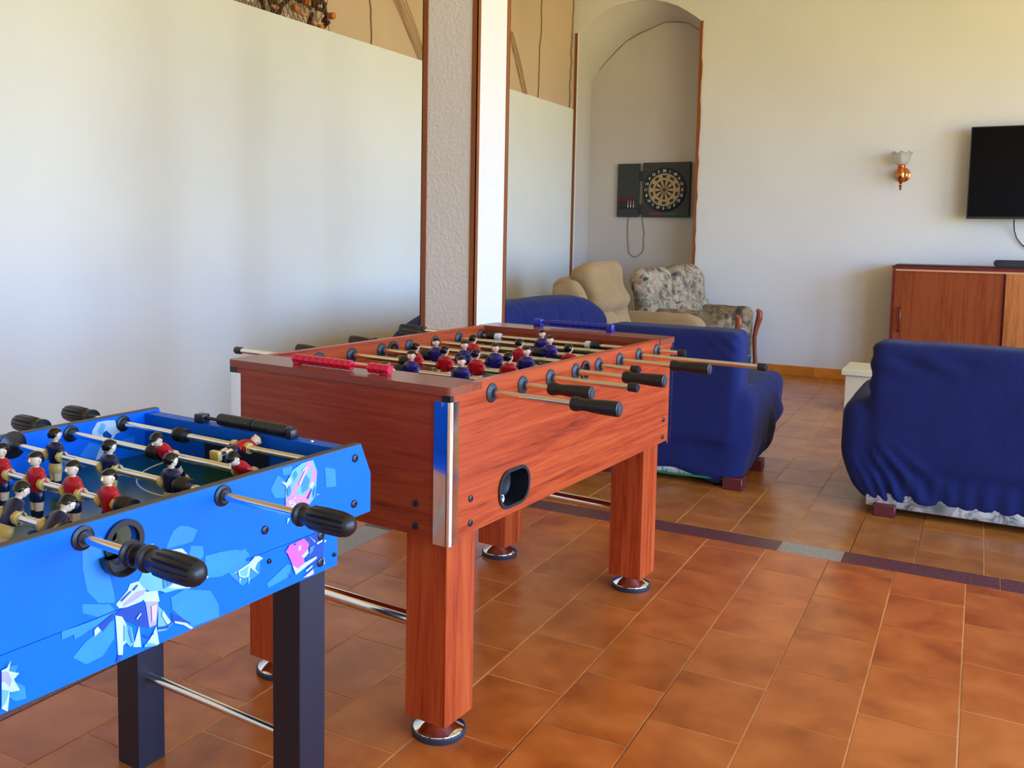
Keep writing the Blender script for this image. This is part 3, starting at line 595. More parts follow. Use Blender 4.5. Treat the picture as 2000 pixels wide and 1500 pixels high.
PRINT_OUT=[('light',[(-0.6566,0.7705),(-0.6387,0.7797),(-0.6230,0.7733),(-0.6133,0.7415),(-0.6138,0.7208),(-0.6041,0.6756),(-0.6043,0.6673),(-0.6319,0.6767),(-0.6494,0.6991),(-0.6564,0.7340)]),('light',[(-0.6586,0.6838),(-0.6137,0.6683),(-0.6045,0.6567),(-0.6324,0.6550),(-0.6578,0.6702)]),('light',[(-0.5032,0.7378),(-0.4951,0.7489),(-0.4816,0.7531),(-0.4652,0.7476),(-0.4472,0.7370),(-0.4572,0.7204),(-0.4738,0.7205),(-0.5100,0.7230)]),('light',[(-0.4615,0.7147),(-0.4362,0.7063),(-0.4350,0.6886),(-0.4507,0.6829),(-0.4659,0.6978)]),('light',[(-0.4523,0.6707),(-0.4120,0.6677),(-0.3416,0.6756),(-0.3418,0.6463),(-0.4004,0.6428),(-0.4412,0.6534)]),('light',[(-0.5020,0.6413),(-0.4749,0.6458),(-0.4213,0.6259),(-0.4039,0.5963),(-0.4026,0.5744),(-0.4591,0.5771),(-0.4996,0.6202)]),('light',[(-0.6756,0.6104),(-0.6533,0.6264),(-0.6189,0.6387),(-0.6060,0.6424),(-0.6066,0.6130),(-0.6268,0.5933),(-0.6541,0.5916)]),('light',[(-0.6917,0.6550),(-0.6482,0.6534),(-0.6046,0.6546),(-0.6372,0.6432),(-0.6718,0.6355),(-0.6727,0.6439),(-0.6919,0.6431)]),('light',[(-0.2645,0.7883),(-0.2438,0.7724),(-0.2465,0.7426),(-0.2723,0.7488),(-0.2824,0.7661)]),('light',[(-0.2541,0.7979),(-0.2279,0.7979),(-0.2280,0.7823),(-0.2516,0.7855)]),('light',[(-0.1391,0.7770),(-0.1096,0.7667),(-0.1064,0.7314),(-0.1360,0.7362)]),('light',[(-0.4321,0.6883),(-0.3992,0.6857),(-0.3651,0.6802),(-0.3369,0.6675),(-0.3322,0.6587),(-0.3653,0.6577),(-0.4325,0.6605)]),('light',[(-0.2932,0.5962),(-0.2415,0.6164),(-0.2309,0.6112),(-0.2363,0.5915),(-0.2882,0.5870)]),('light',[(-0.3816,0.6428),(-0.3630,0.6515),(-0.3370,0.6510),(-0.3079,0.6422),(-0.3105,0.6206),(-0.3516,0.6115)]),('light',[(-0.7597,0.6090),(-0.7483,0.5983),(-0.7468,0.5801),(-0.7624,0.5830),(-0.7717,0.5929)]),('light',[(-0.7743,0.6361),(-0.7571,0.6330),(-0.7612,0.6231),(-0.7709,0.6213)]),('deep',[(-0.1983,0.6526),(-0.1561,0.6548),(-0.1416,0.6387),(-0.1444,0.5868),(-0.1703,0.5867),(-0.1844,0.5910),(-0.1928,0.6134)]),('deep',[(-0.5927,0.6548),(-0.5536,0.6510),(-0.5442,0.6071),(-0.5642,0.6166),(-0.5835,0.6322),(-0.6035,0.6490)]),('deep',[(-0.6350,0.6414),(-0.6093,0.6521),(-0.6047,0.6483),(-0.6260,0.6308)]),('deep',[(-0.5024,0.6166),(-0.4618,0.5839),(-0.4756,0.5889),(-0.4999,0.6000)]),('white',[(-0.6032,0.6647),(-0.5826,0.6791),(-0.5776,0.6882),(-0.5629,0.6877),(-0.5505,0.6794),(-0.5484,0.6569),(-0.5585,0.6538),(-0.5831,0.6536),(-0.5974,0.6564)]),('lilac',[(-0.5926,0.6611),(-0.5681,0.6721),(-0.5507,0.6708),(-0.5495,0.6649),(-0.5732,0.6588),(-0.5903,0.6565)]),('cyan',[(-0.5629,0.6877),(-0.5527,0.7018),(-0.5376,0.6993),(-0.5211,0.6854),(-0.5228,0.6594),(-0.5407,0.6631),(-0.5532,0.6737)]),('cyan',[(-0.5224,0.6814),(-0.5061,0.7186),(-0.4794,0.7153),(-0.4672,0.7004),(-0.4581,0.6541),(-0.4638,0.6434),(-0.4884,0.6503),(-0.5124,0.6526),(-0.5228,0.6594)]),('white',[(-0.5008,0.7193),(-0.4794,0.7153),(-0.4686,0.7031),(-0.4876,0.7109)]),('white',[(-0.5070,0.6586),(-0.4882,0.6661),(-0.4609,0.6527),(-0.4638,0.6456),(-0.4884,0.6514)]),('white',[(-0.5419,0.7399),(-0.5356,0.7392),(-0.5243,0.7261),(-0.5320,0.7250)]),('lilac',[(-0.5522,0.6560),(-0.5281,0.6479),(-0.5270,0.6364),(-0.5314,0.6069),(-0.5442,0.6071),(-0.5499,0.6443)]),('white',[(-0.5533,0.6672),(-0.5279,0.6611),(-0.5244,0.6421),(-0.5535,0.6521)]),('white',[(-0.6047,0.6483),(-0.5929,0.6420),(-0.5837,0.6237),(-0.5866,0.5989),(-0.5919,0.5967),(-0.5929,0.5820),(-0.6012,0.5853),(-0.6029,0.6222)]),('deep',[(-0.6017,0.5855),(-0.5929,0.5820),(-0.5990,0.5748),(-0.6050,0.5750)]),('white',[(-0.5746,0.5874),(-0.5629,0.6172),(-0.5598,0.5817)]),('cyan',[(-0.5836,0.6258),(-0.5764,0.6189),(-0.5720,0.5912),(-0.5794,0.5893),(-0.5866,0.5989)]),('cyan',[(-0.5270,0.6364),(-0.5155,0.6213),(-0.5000,0.5977),(-0.5134,0.5913),(-0.5290,0.5949)]),('white',[(-0.6407,0.6383),(-0.6349,0.6424),(-0.6294,0.6341),(-0.6398,0.6286)]),('white',[(-0.5419,0.5908),(-0.5314,0.6047),(-0.5263,0.5715),(-0.5548,0.5794)]),('white',[(-0.4959,0.6003),(-0.4729,0.5891),(-0.4586,0.5753),(-0.4647,0.5757),(-0.4784,0.5876),(-0.4960,0.5972)]),('white',[(-0.4340,0.6557),(-0.4253,0.6518),(-0.4297,0.6497)]),('cyan',[(-0.2465,0.7349),(-0.2451,0.7670),(-0.2279,0.7899),(-0.2037,0.7979),(-0.1733,0.7979),(-0.1620,0.7739),(-0.1662,0.7273),(-0.1817,0.7152),(-0.2254,0.7259)]),('mid',[(-0.2065,0.7602),(-0.1928,0.7746),(-0.1817,0.7624),(-0.1872,0.7460),(-0.2037,0.7401)]),('mid',[(-0.2280,0.7823),(-0.2199,0.7882),(-0.2146,0.7794),(-0.2253,0.7683)]),('pink',[(-0.2333,0.7528),(-0.2146,0.7659),(-0.1900,0.7974),(-0.1789,0.7971),(-0.1747,0.7884),(-0.1969,0.7716),(-0.2146,0.7504),(-0.2280,0.7458)]),('pink',[(-0.1761,0.7848),(-0.1649,0.7804),(-0.1643,0.7605),(-0.1733,0.7487),(-0.1858,0.7477),(-0.1789,0.7618)]),('white',[(-0.1845,0.7493),(-0.1761,0.7572),(-0.1705,0.7540),(-0.1761,0.7434)]),('pink',[(-0.2465,0.7273),(-0.2439,0.7419),(-0.2280,0.7478),(-0.2010,0.7356),(-0.1845,0.7454),(-0.1775,0.7378),(-0.1830,0.7155),(-0.2065,0.7135),(-0.2307,0.7196)]),('white',[(-0.2589,0.7758),(-0.2438,0.7701),(-0.2385,0.7770),(-0.2333,0.7777),(-0.2306,0.7695),(-0.2412,0.7566),(-0.2464,0.7654)]),('white',[(-0.2413,0.7030),(-0.2347,0.7017),(-0.2427,0.6923)]),('white',[(-0.2146,0.6961),(-0.2079,0.6943),(-0.2092,0.6748)]),('white',[(-0.1634,0.7306),(-0.1562,0.7279),(-0.1619,0.7273)]),('white',[(-0.2381,0.7348),(-0.2254,0.7340),(-0.2248,0.7316),(-0.2339,0.7323),(-0.2334,0.7306),(-0.2227,0.7288),(-0.2189,0.7234),(-0.2232,0.7196),(-0.2334,0.7225),(-0.2355,0.7253),(-0.2259,0.7230),(-0.2238,0.7252),(-0.2275,0.7274),(-0.2365,0.7283)]),('pink2',[(-0.2362,0.6516),(-0.1983,0.6535),(-0.1844,0.6388),(-0.1872,0.6297),(-0.2010,0.6199),(-0.1955,0.6044),(-0.2202,0.5923),(-0.2282,0.6104),(-0.2415,0.6376),(-0.2468,0.6411)]),('white',[(-0.2133,0.6411),(-0.2065,0.6431),(-0.2065,0.6343),(-0.2120,0.6329)]),('white',[(-0.2052,0.6211),(-0.1872,0.6297),(-0.1858,0.6213),(-0.1983,0.6151)]),('white',[(-0.2202,0.5903),(-0.2296,0.6118),(-0.2147,0.6004),(-0.1955,0.6064),(-0.1646,0.6091),(-0.1632,0.6046),(-0.2147,0.5916)]),('white',[(-0.1941,0.5901),(-0.1759,0.5954),(-0.1745,0.5920),(-0.1914,0.5866)]),('pinkw',[(-0.2011,0.5788),(-0.1731,0.5866),(-0.1717,0.5771),(-0.1844,0.5761)]),('white',[(-0.1646,0.6352),(-0.1474,0.6373),(-0.1474,0.6333),(-0.1618,0.6313)]),('white',[(-0.1858,0.6550),(-0.1675,0.6390),(-0.1689,0.6374)]),('white',[(-0.1430,0.6351),(-0.1357,0.6320),(-0.1416,0.6286)]),('white',[(-0.1444,0.6011),(-0.1400,0.5875),(-0.1473,0.5877)]),('white',[(-0.3619,0.6421),(-0.3371,0.6473),(-0.3225,0.6559),(-0.3128,0.6539),(-0.3034,0.6465),(-0.3165,0.6429),(-0.3227,0.6337),(-0.3142,0.6217),(-0.3275,0.6324),(-0.3335,0.6388),(-0.3372,0.6234),(-0.3491,0.6253),(-0.3597,0.6314)]),('cyan',[(-0.3584,0.6392),(-0.3371,0.6436),(-0.3420,0.6249),(-0.3562,0.6312)]),('white',[(-0.3775,0.6388),(-0.3631,0.6428),(-0.3654,0.6405)]),('white',[(-0.3597,0.6278),(-0.3550,0.6272),(-0.3586,0.6174)]),('white',[(-0.3384,0.6219),(-0.3353,0.6219),(-0.3373,0.6087)]),('deep',[(-0.5960,0.6687),(-0.5778,0.6779),(-0.5766,0.6763),(-0.5944,0.6660)]),('deep',[(-0.5748,0.6787),(-0.5659,0.6839),(-0.5650,0.6819),(-0.5729,0.6759)]),('mid',[(-0.4879,0.6885),(-0.4688,0.6884),(-0.4656,0.6749),(-0.4854,0.6731)]),('mid',[(-0.5186,0.6758),(-0.5068,0.6776),(-0.5043,0.6634),(-0.5170,0.6608)]),('white',[(-0.5038,0.7001),(-0.4877,0.7042),(-0.4851,0.6944),(-0.5013,0.6881)]),('cyan',[(-0.5908,0.6295),(-0.5842,0.6228),(-0.5874,0.6036),(-0.5913,0.6025)]),('pinkw',[(-0.5411,0.6412),(-0.5308,0.6410),(-0.5328,0.6184),(-0.5400,0.6133)]),('deep',[(-0.5445,0.5929),(-0.5362,0.5975),(-0.5373,0.5953),(-0.5483,0.5910),(-0.5570,0.5997),(-0.5545,0.5999)]),('mid',[(-0.5859,0.6310),(-0.5789,0.6176),(-0.5757,0.5948),(-0.5774,0.5944),(-0.5838,0.6173)]),('cyan',[(-0.5547,0.5846),(-0.5421,0.5820),(-0.5294,0.5723),(-0.5320,0.5706),(-0.5548,0.5798)]),('white',[(-0.5194,0.6271),(-0.5053,0.6019),(-0.5106,0.5993),(-0.5221,0.6191)]),('deep',[(-0.5289,0.6026),(-0.5133,0.5991),(-0.5026,0.6032),(-0.5013,0.6004),(-0.5120,0.5942),(-0.5289,0.5989)]),('white',[(-0.5688,0.6313),(-0.5613,0.6373),(-0.5601,0.6352),(-0.5677,0.6287)]),('deep',[(-0.2416,0.6009),(-0.2336,0.5906),(-0.2363,0.5895)]),('mid',[(-0.2438,0.7572),(-0.2359,0.7649),(-0.2333,0.7509),(-0.2412,0.7432)]),('white',[(-0.2037,0.7848),(-0.1941,0.7905),(-0.1928,0.7879),(-0.2024,0.7806)]),('deep',[(-0.1914,0.7293),(-0.1789,0.7441),(-0.1772,0.7425),(-0.1886,0.7257)]),('mid',[(-0.1747,0.7372),(-0.1676,0.7474),(-0.1670,0.7314),(-0.1733,0.7250)]),('pinkw',[(-0.2132,0.7617),(-0.1914,0.7899),(-0.1886,0.7884),(-0.2092,0.7569)]),('pinkw',[(-0.2307,0.7388),(-0.2200,0.7391),(-0.2227,0.7349)]),('deep',[(-0.2268,0.6508),(-0.2188,0.6505),(-0.2228,0.6468)]),('mid',[(-0.1844,0.6328),(-0.1703,0.6328),(-0.1760,0.6224),(-0.1858,0.6173)]),('white',[(-0.7819,0.6354),(-0.7743,0.6361),(-0.7687,0.6444),(-0.7716,0.6303),(-0.7574,0.6216),(-0.7653,0.6161),(-0.7571,0.5972),(-0.7715,0.6005),(-0.7751,0.5751),(-0.7834,0.5826)]),('lilac',[(-0.7819,0.6335),(-0.7735,0.6301),(-0.7682,0.6164),(-0.7713,0.6081),(-0.7786,0.6188),(-0.7824,0.6185)]),('cyan',[(-0.7826,0.6091),(-0.7724,0.6028),(-0.7776,0.5877),(-0.7833,0.5845)]),]
PRINT_IN=[('light',[(-0.2432,0.7286),(-0.2186,0.7531),(-0.1756,0.7376),(-0.1866,0.7098),(-0.2254,0.7195)]),('light',[(-0.1370,0.7435),(-0.1018,0.7467),(-0.0999,0.7251),(-0.1199,0.7250)]),('white',[(-0.2099,0.7792),(-0.1972,0.7954),(-0.1743,0.7957),(-0.1532,0.7927),(-0.1451,0.7734),(-0.1388,0.7629),(-0.1496,0.7610),(-0.1605,0.7479),(-0.1836,0.7540),(-0.1979,0.7641),(-0.2111,0.7692)]),('cyan',[(-0.1976,0.7770),(-0.1870,0.7919),(-0.1766,0.7864),(-0.1812,0.7704),(-0.1917,0.7648)]),('deep',[(-0.1854,0.7674),(-0.1748,0.7730),(-0.1603,0.7592),(-0.1647,0.7506),(-0.1814,0.7564)]),('white',[(-0.2042,0.7106),(-0.1912,0.7368),(-0.1787,0.7363),(-0.1843,0.7206),(-0.1949,0.7115)]),]
def decals(P, x0, name):
    G = {}
    for i, (c_, pts) in enumerate(P):
        m = G.setdefault(c_, MB()); x = x0+.00035+.00004*i
        t = bmesh.new(); vs = [t.verts.new((x, p[0], max(p[1], zB+.001))) for p in pts]
        ed = [t.edges.new((vs[j], vs[(j+1) % len(vs)])) for j in range(len(vs))]
        try: bmesh.ops.triangle_fill(t, use_beauty=True, edges=ed)
        except Exception: pass
        m.merge(t)
    for c_, m in G.items(): m.build(name, PR[c_], blue, False)['kind'] = 'stuff'
decals(PRINT_OUT, 0, 'printed_graphic'); decals(PRINT_IN, -W2+.015, 'printed_graphic')
gm = MB()   # net pattern on the printed ball
for i in range(6):
    a = -.5105+i*.0075
    gm.box((.0030, a, .6640), (.0031, a+.0009, .6960)); gm.box((.0030, -.5140, .6655+i*.0055), (.0031, -.4690, .6662+i*.0055))
gm.build('printed_graphic', PR['deep'], blue, False)['kind'] = 'stuff'
def axis2(u, v, z):
    c, s = cos(BAL), sin(BAL); return (BX+c*u-s*v, BY+s*u+c*v, z)
ZR2 = .7815
R2 = [
    (-.8394, -.016, 0, KIT_R2, [(-.235, -1, -84)], [-.418], 'blue table rod with a red player lying flat in front of the goal'),
    (-.8286, -.016, 0, KIT_R2, [(-.305, -1, 34), (-.085, -1, 44)], [-.336], 'blue table rod with two red players, second from the black counter'),
    (-.66, .2864, 1, KIT_B2, [(-.472, 1, 0), (-.302, 1, 0), (-.130, 1, 0)], [-.095], 'blue table rod with three upright navy players'),
    (-.83, -.016, 0, KIT_R2, [(-.431, -1, 0), (-.324, -1, 0), (-.218, -1, 0), (-.121, -1, 0)], [-.075], 'blue table rod with a row of upright red players'),
    (-.66, .2589, 1, KIT_B2, [(-.50, 1, -20), (-.39, 1, -20), (-.285, 1, -20), (-.180, 1, -26), (-.072, 1, -38)], [-.030], 'blue table rod with tilted navy players and its handle over the round serving hole'),
]
for k, (ul, ur, hs, kit, pl, bp, lab) in enumerate(R2):
    v = -.131-.1312*k
    rod = empty('foosball_rod', axis2(-W2/2, v, ZR2), BAL, lab, 'rod', 'rods of the blue foosball table')
    x0, x1 = ul+W2/2, ur+W2/2
    MB().tube([(x0+(.10 if hs == 0 else 0), 0, 0), (x1-(.09 if hs else 0), 0, 0)], .0072, 14).build('shaft', STEEL, rod)
    if hs: sub(rod, GRIP2, 'handle', x1-.113 if k != 4 else x1-.118); put(FLANGE2, 'bushing', blue, (0, v, ZR2))
    else: sub(rod, GRIP2, 'handle', x0+.113, True)
    if k == 4: sub(rod, STOP2, 'rod_stop', .1168+W2/2)
    for (x, f, t) in pl: add_figure(rod, kit, x+W2/2, f, t)
    for x in bp: sub(rod, bump_me, 'bumper', x+W2/2)
    if hs == 0: put(FLANGE2, 'bushing', blue, (-W2+.015, v, ZR2))
    else: put(MB().lathe([(.0003, .0285), (.003, .0285), (.006, .022), (.012, .010), (.014, .0075)], axis='X', seg=24).mesh('bushing', BLACKS), 'bushing', blue, (-W2+.015, v, ZR2))

# ------------------------------------------------------------------ seating
def nz(p, s, seed=0): return noise.noise(Vector((p.x*s+seed, p.y*s-seed, p.z*s+2*seed)))
def sst(a, b, x):
    t = max(0, min(1, (x-a)/(b-a))); return t*t*(3-2*t)
# blue armchair beyond the red table (seen from behind)
arm = empty('armchair', (-1.34, 4.86, 0), 0, 'armchair in a blue stretch cover, seen from behind, just beyond the red table', 'armchair')
m = MB().box((-.385, -.42, .052), (.385, .42, .42), .04, 3).box((-.352, -.440, .20), (.352, -.20, .772), .045, 4)
m.box((-.41, -.41, .045), (-.20, .45, .490), .065, 5).box((.20, -.415, .045), (.41, .45, .490), .065, 5).box((-.25, -.25, .30), (.25, .43, .50), .05, 3)
def d_arm(p, n):
    o = Vector((0, 0, 0))
    k = max(0, (.32-p.z)/.27)**2
    if p.y > -.15: o.y -= .34*k*sst(-.15, .4, p.y)
    o.x -= .05*k*(1 if p.x > 0 else -1)*sst(.15, .38, abs(p.x))
    b = sst(-.36, -.42, p.y)
    if b > 0:
        o.y += b*(.007*math.exp(-((p.z-.565)/.007)**2)*sst(.42, .25, abs(p.x)) + .0025*nz(p, 5, 3))
        rx = abs(p.x)-.34; o.y += b*.006*sin((p.z*1.3+abs(p.x))*75)*math.exp(-((p.z-.70)/.05)**2)*sst(.08, .34, abs(p.x))
        o.z += b*.003*sin(p.x*40)*math.exp(-((p.z-.06)/.03)**2)
    s_ = sst(.38, .41, abs(p.x))
    if s_ > 0 and p.z < .42:
        o.x += (1 if p.x > 0 else -1)*s_*.012*(sin(p.y*26+p.z*38)*sst(-.2, .35, p.y)+.4*nz(p, 9))*sst(.45, .2, p.z)
    o.z -= .042*sst(.20, .06, p.z)*sst(.02, .26, abs(p.x))*sst(.1, -.3, p.y)
    if p.y > .36: o.y += .016*sin(p.z*55+nz(p, 6)*2)*sst(.5, .1, p.z)
    o += n*.003*nz(p, 11, 1)
    return o
soft('stretch_cover', m, BLUEF, arm, .0145, 4, d_arm)
MB().box((-.33, -.405, .036), (.285, .10, .085), .01, 2).build('lining', LINING, arm)
MB().tube([(-.30+.06*k, -.412+.004*(k % 2), .034+.010*abs(k-5)/5) for k in range(11)], .006, 8).build('piping', GREENTRIM, arm)
for x in (-.335, .338):
    for y in (-.395, .05): MB().box((x-.048, y-.04, 0), (x+.048, y+.04, .06), .004).build('foot', FOOTRED, arm)

# blue sofa on the right (seen from behind)
sof = empty('sofa', (.30, 4.80, 0), 0, 'wide blue-covered sofa with its back to the camera, in front of the sideboard', 'sofa')
m = MB().box((-.77, -.42, .072), (.77, .42, .42), .035, 3).box((-.708, -.44, .20), (.708, -.20, .776), .05, 4)
m.box((-.82, -.425, .062), (-.60, .45, .505), .07, 5).box((.60, -.425, .062), (.82, .45, .505), .07, 5).box((-.62, -.25, .30), (.62, .43, .52), .05, 3)
def d_sofa(p, n):
    o = Vector((0, 0, 0)); sg = 1 if p.x > 0 else -1
    k = max(0, (.30-p.z)/.22)**2
    o.x -= .085*k*sg*sst(.5, .8, abs(p.x))
    b = sst(-.34, -.42, p.y)
    if b > 0:
        # long pulled folds that fan out from below the arm towards the hem
        cx, cz = abs(p.x)-.80, p.z-.50
        ang = math.atan2(-cz, -cx); rad = math.hypot(cx, cz)
        fold = sin(ang*34+.6*nz(p, 4))*sst(.14, .30, rad)*sst(.75, .40, rad)*sst(.55, .35, p.z)*math.exp(-((ang-1.0)/.32)**2)
        o.y += b*.012*fold
        o.y += b*.008*sin(p.x*26+p.z*50)*math.exp(-((p.z-.69)/.05)**2)*sst(.15, .5, abs(p.x))*sst(.72, .60, abs(p.x))
        o.y += b*.004*sin(p.x*95+nz(p, 3)*3)*sst(.24, .13, p.z)*sst(.07, .11, p.z)
        o.y += b*.004*nz(p, 4, 5)
        o.z += b*.002*sin(p.x*50)*sst(.16, .09, p.z)-.016*sst(.18, .08, p.z)
    if abs(p.x) > .66 and p.z > .5: o.x += sg*.005*sin(p.z*70+p.y*20)
    o += n*.003*nz(p, 10, 4)
    return o
soft('stretch_cover', m, BLUEF, sof, .017, 6, d_sofa)
MB().box((-.70, -.412, .034), (.70, .38, .105), .010, 2).build('lining', LINING, sof)
for x in (-.62, .62):
    for y in (-.400, .32): MB().box((x-.046, y-.04, 0), (x+.046, y+.04, .055), .004).build('foot', FOOTRED, sof)

# blue sofa along the left wall, behind the column
so2 = empty('sofa', (-2.47, 5.12, 0), -.09, 'rounded sofa in a blue cover standing behind the white column along the left wall', 'sofa')
m = MB().box((-.20, -1.16, .05), (.55, 1.16, .42), .06, 3).box((-.22, -1.14, .30), (.06, 1.14, .815), .11, 6).box((-.15, -1.18, .1), (.55, -.98, .52), .08, 4).box((-.15, .98, .1), (.55, 1.18, .52), .08, 4)
def d_so2(p, n):
    o = Vector((0, 0, 0)); e = max(0, (abs(p.y)-.62)/.55)
    if p.z > .3: o.z -= .16*e*e*sst(.3, .8, p.z)
    if p.x > -.05: o.x += .010*sum(math.exp(-((p.y-c)/.012)**2) for c in (-.1, .33, .62))*-1*sst(.5, .7, p.z)
    o += n*.006*nz(p, 6, 2); return o
soft('stretch_cover', m, BLUEF, so2, .022, 6, d_so2)
for x in (-.1, .45):
    for y in (-1.0, 1.0): MB().box((x-.04, y-.04, 0), (x+.04, y+.04, .075), .004).build('foot', FOOTRED, so2)

# tan recliner
rec = empty('recliner', (-2.34, 6.90, 0), 0, 'plump tan suede recliner facing right beside the left wall', 'recliner')
RB = Matrix.Translation((-.22, 0, .30)) @ Matrix.Rotation(radians(-20), 4, 'Y')
def d_puff(a, s): return lambda p, n: n*a*nz(p, s, 1)
m = MB().box((-.20, -.36, -.05), (.0, .36, .66), .08, 4, RB); soft('back_shell', m, SUEDE, rec, .02, 6, d_puff(.006, 6))
for s in (-1, 1):
    m = MB().box((-.16, s*.33, -.10), (.10, s*.46, .60), .06, 5, RB)
    def d_w(p, n): return n*.004*nz(p, 6, 3)+Vector((-.05*sst(.75, .95, p.z), 0, 0))
    soft('wing', m, SUEDE, rec, .016, 8, d_w)
m = MB().box((-.02, -.33, .30), (.20, .33, .72), .10, 6, RB)
def d_h(p, n):
    q = RB.inverted() @ p
    o = n*.016*sin(q.z*20+1.2)+n*.006*nz(p, 8)
    o += n*(-.012)*abs(sin(q.y*34+nz(p, 5)*2))*(sst(.66, .73, q.z)+sst(.37, .31, q.z)); return o
soft('headrest', m, SUEDE, rec, .016, 5, d_h)
m = MB().box((-.02, -.31, -.06), (.15, .31, .33), .07, 5, RB)
def d_b(p, n):
    q = RB.inverted() @ p
    return n*(-.020)*math.exp(-(q.y/.012)**2)*sst(.02, .12, q.x) + n*(-.02)*math.exp(-((q.y-.0)/.04)**2-((q.z-.30)/.03)**2)+n*.005*nz(p, 8, 2)
soft('back_cushion', m, SUEDE, rec, .015, 4, d_b)
for s, x1, z1 in ((-1, .50, .565), (1, .43, .60)):
    m = MB().box((-.30, s*.33, .10), (x1, s*(.53 if s < 0 else .50), z1), .075, 5)
    def d_a(p, n): return n*.006*nz(p, 7, 5)-Vector((0, 0, .05*sst(.25, .5, p.x)*sst(.4, .55, p.z)))
    soft('arm', m, SUEDE, rec, .018, 6, d_a)
m = MB().box((-.25, -.345, .22), (.48, .345, .46), .07, 4); soft('seat', m, SUEDE, rec, .02, 6, d_puff(.006, 6))
MB().box((-.40, -.40, .0), (.36, .40, .22), .01).build('base', SUEDE, rec)

# floral loveseat in front of the alcove
lov = empty('loveseat', (-2.10, 7.88, 0), 0, 'floral loveseat with carved wooden arm fronts below the dartboard', 'loveseat')
BM = Matrix.Translation((-.20, .02, .40)) @ Matrix.Rotation(radians(14), 4, 'Z').inverted() @ Matrix.Rotation(radians(-13), 4, 'Y')
for i, (y0, y1, zt) in enumerate(((-.50, -.02, .565), (-.05, .56, .58))):
    m = MB().box((-.14, y0, -.06), (.07, y1, zt), .10, 6, BM)
    yc = (y0+y1)/2
    def d_c(p, n, yc=yc):
        q = BM.inverted() @ p
        o = n*.010*nz(p, 7, 2)
        e = max(0, abs(q.y-yc)-.10)/.22
        if q.z > .25: o += Vector((0, 0, -.13*e*e))
        o += n*.014*sin((q.z+.03)*13); return o
    soft('back_cushion', m, FLORAL, lov, .017, 6, d_c)
m = MB().box((-.30, -.36, .30), (.33, .38, .47), .06, 4); soft('seat_cushion', m, FLORAL, lov, .02, 6, d_puff(.008, 6))
for s, y0, y1, z1 in ((-1, -.43, -.29, .615), (1, .33, .49, .61)):
    m = MB().box((-.32, y0, .12), (.345, y1, z1), .06, 5)
    def d_l(p, n): return n*.005*nz(p, 8)
    soft('arm', m, FLORAL2, lov, .016, 6, d_l)
    yc = y1-.03 if s > 0 else y1-.035
    pts = [(.375, yc-.01, .585), (.395, yc, .56), (.392, yc, .50), (.372, yc-.004, .42), (.360, yc-.008, .34), (.365, yc-.006, .22), (.372, yc, .12), (.372, yc, .03)]
    MB().tube(pts, [.016, .026, .028, .023, .019, .018, .019, .020], 12).build('arm_front', W_ARM, lov)
m = MB().box((-.30, -.40, .06), (.34, .47, .33), .03, 3).build('skirt', SKIRTG, lov)
dm = MB()
for i in range(6):
    for j in range(3): dm.sphere((.342, -.32+.15*i+.06*(j % 2), .10+.08*j), .007, .5, 1, 1, 8, 6)
dm.build('skirt_dots', WHITEP, lov)['kind'] = 'stuff'
for x in (-.25, .28):
    for y in (-.36, .40): MB().lathe([(0, .018), (.03, .024), (.07, .022)], (x, y, 0), seg=12).build('foot', W_ARM, lov)

# low stone table
ct = empty('stone_table', (-.42, 6.95, 0), 0, 'low beige marble table partly hidden behind the right blue sofa', 'table')
MB().box((-.41, -.05, .262), (.55, .42, .302), .004).build('table_top', MARBLE, ct, False)
MB().box((-.385, -.025, 0), (.525, .395, .262), .003).build('table_base', MARBLE, ct, False)

# ------------------------------------------------------------------ sideboard, television
sb = empty('sideboard', (.28, 8.29, 0), 0, 'brown wooden sideboard with sliding doors against the back wall', 'sideboard')
x0, x1, y0, y1 = -.905, .95, -.20, .19
MB().box((x0, y0, .06), (x0+.022, y1, .985)).build('side_panel', W_CABTOP, sb, False)
MB().box((x1-.022, y0, .06), (x1, y1, .985)).build('side_panel', W_CABTOP, sb, False)
MB().box((x0-.004, y0-.004, .992), (x1+.004, y1, 1.018), .003).build('top_board', W_CABTOP, sb, False)
MB().box((x0+.02, y0+.006, .976), (x1-.02, y0+.03, .992)).build('top_rail', plain('pale_edge', srgb(214, 150, 108), .5), sb, False)
MB().box((x0, y0, .04), (x1, y1, .07)).build('bottom_board', W_CABTOP, sb, False)
MB().box((x0+.022, y1-.01, .07), (x1-.022, y1, .98)).build('back_board', W_CABTOP, sb, False)
dr = MB().box((x0+.022, y0+.022, .07), (-.110, y0+.042, .976)).build('sliding_door', W_CAB, sb, False)
MB().box((-.128, y0+.0215, .07), (-.110, y0+.0225, .976)).build('door_edge', W_CABTOP, dr, False)
MB().tube([(-.835, y0+.022, .490), (-.835, y0+.004, .492), (-.835, y0-.006, .505), (-.835, y0-.006, .66), (-.835, y0+.004, .674), (-.835, y0+.022, .676)], .0085, 10).build('door_handle', W_CABTOP, dr)
MB().box((-.110, y0+.001, .07), (.45, y0+.021, .976)).build('sliding_door', W_CAB2, sb, False)
MB().box((.43, y0+.022, .07), (x1-.022, y0+.042, .976)).build('sliding_door', W_CAB, sb, False)
for x in (x0+.05, x1-.05):
    for y in (y0+.05, y1-.05): MB().lathe([(0, .016), (.045, .024)], (x, y, 0), seg=12).build('foot', W_CABTOP, sb)
gt = MB().box((-.61, 8.11, 1.0185), (1.2, 8.46, 1.0255), .002).build('sheet', CORDK); tag(gt, 'thin black sheet covering the top of the sideboard', 'sheet')
bar = empty('soundbar', (.53, 8.18, 1.026), 0, 'black rounded soundbar lying on the sideboard under the television', 'soundbar')
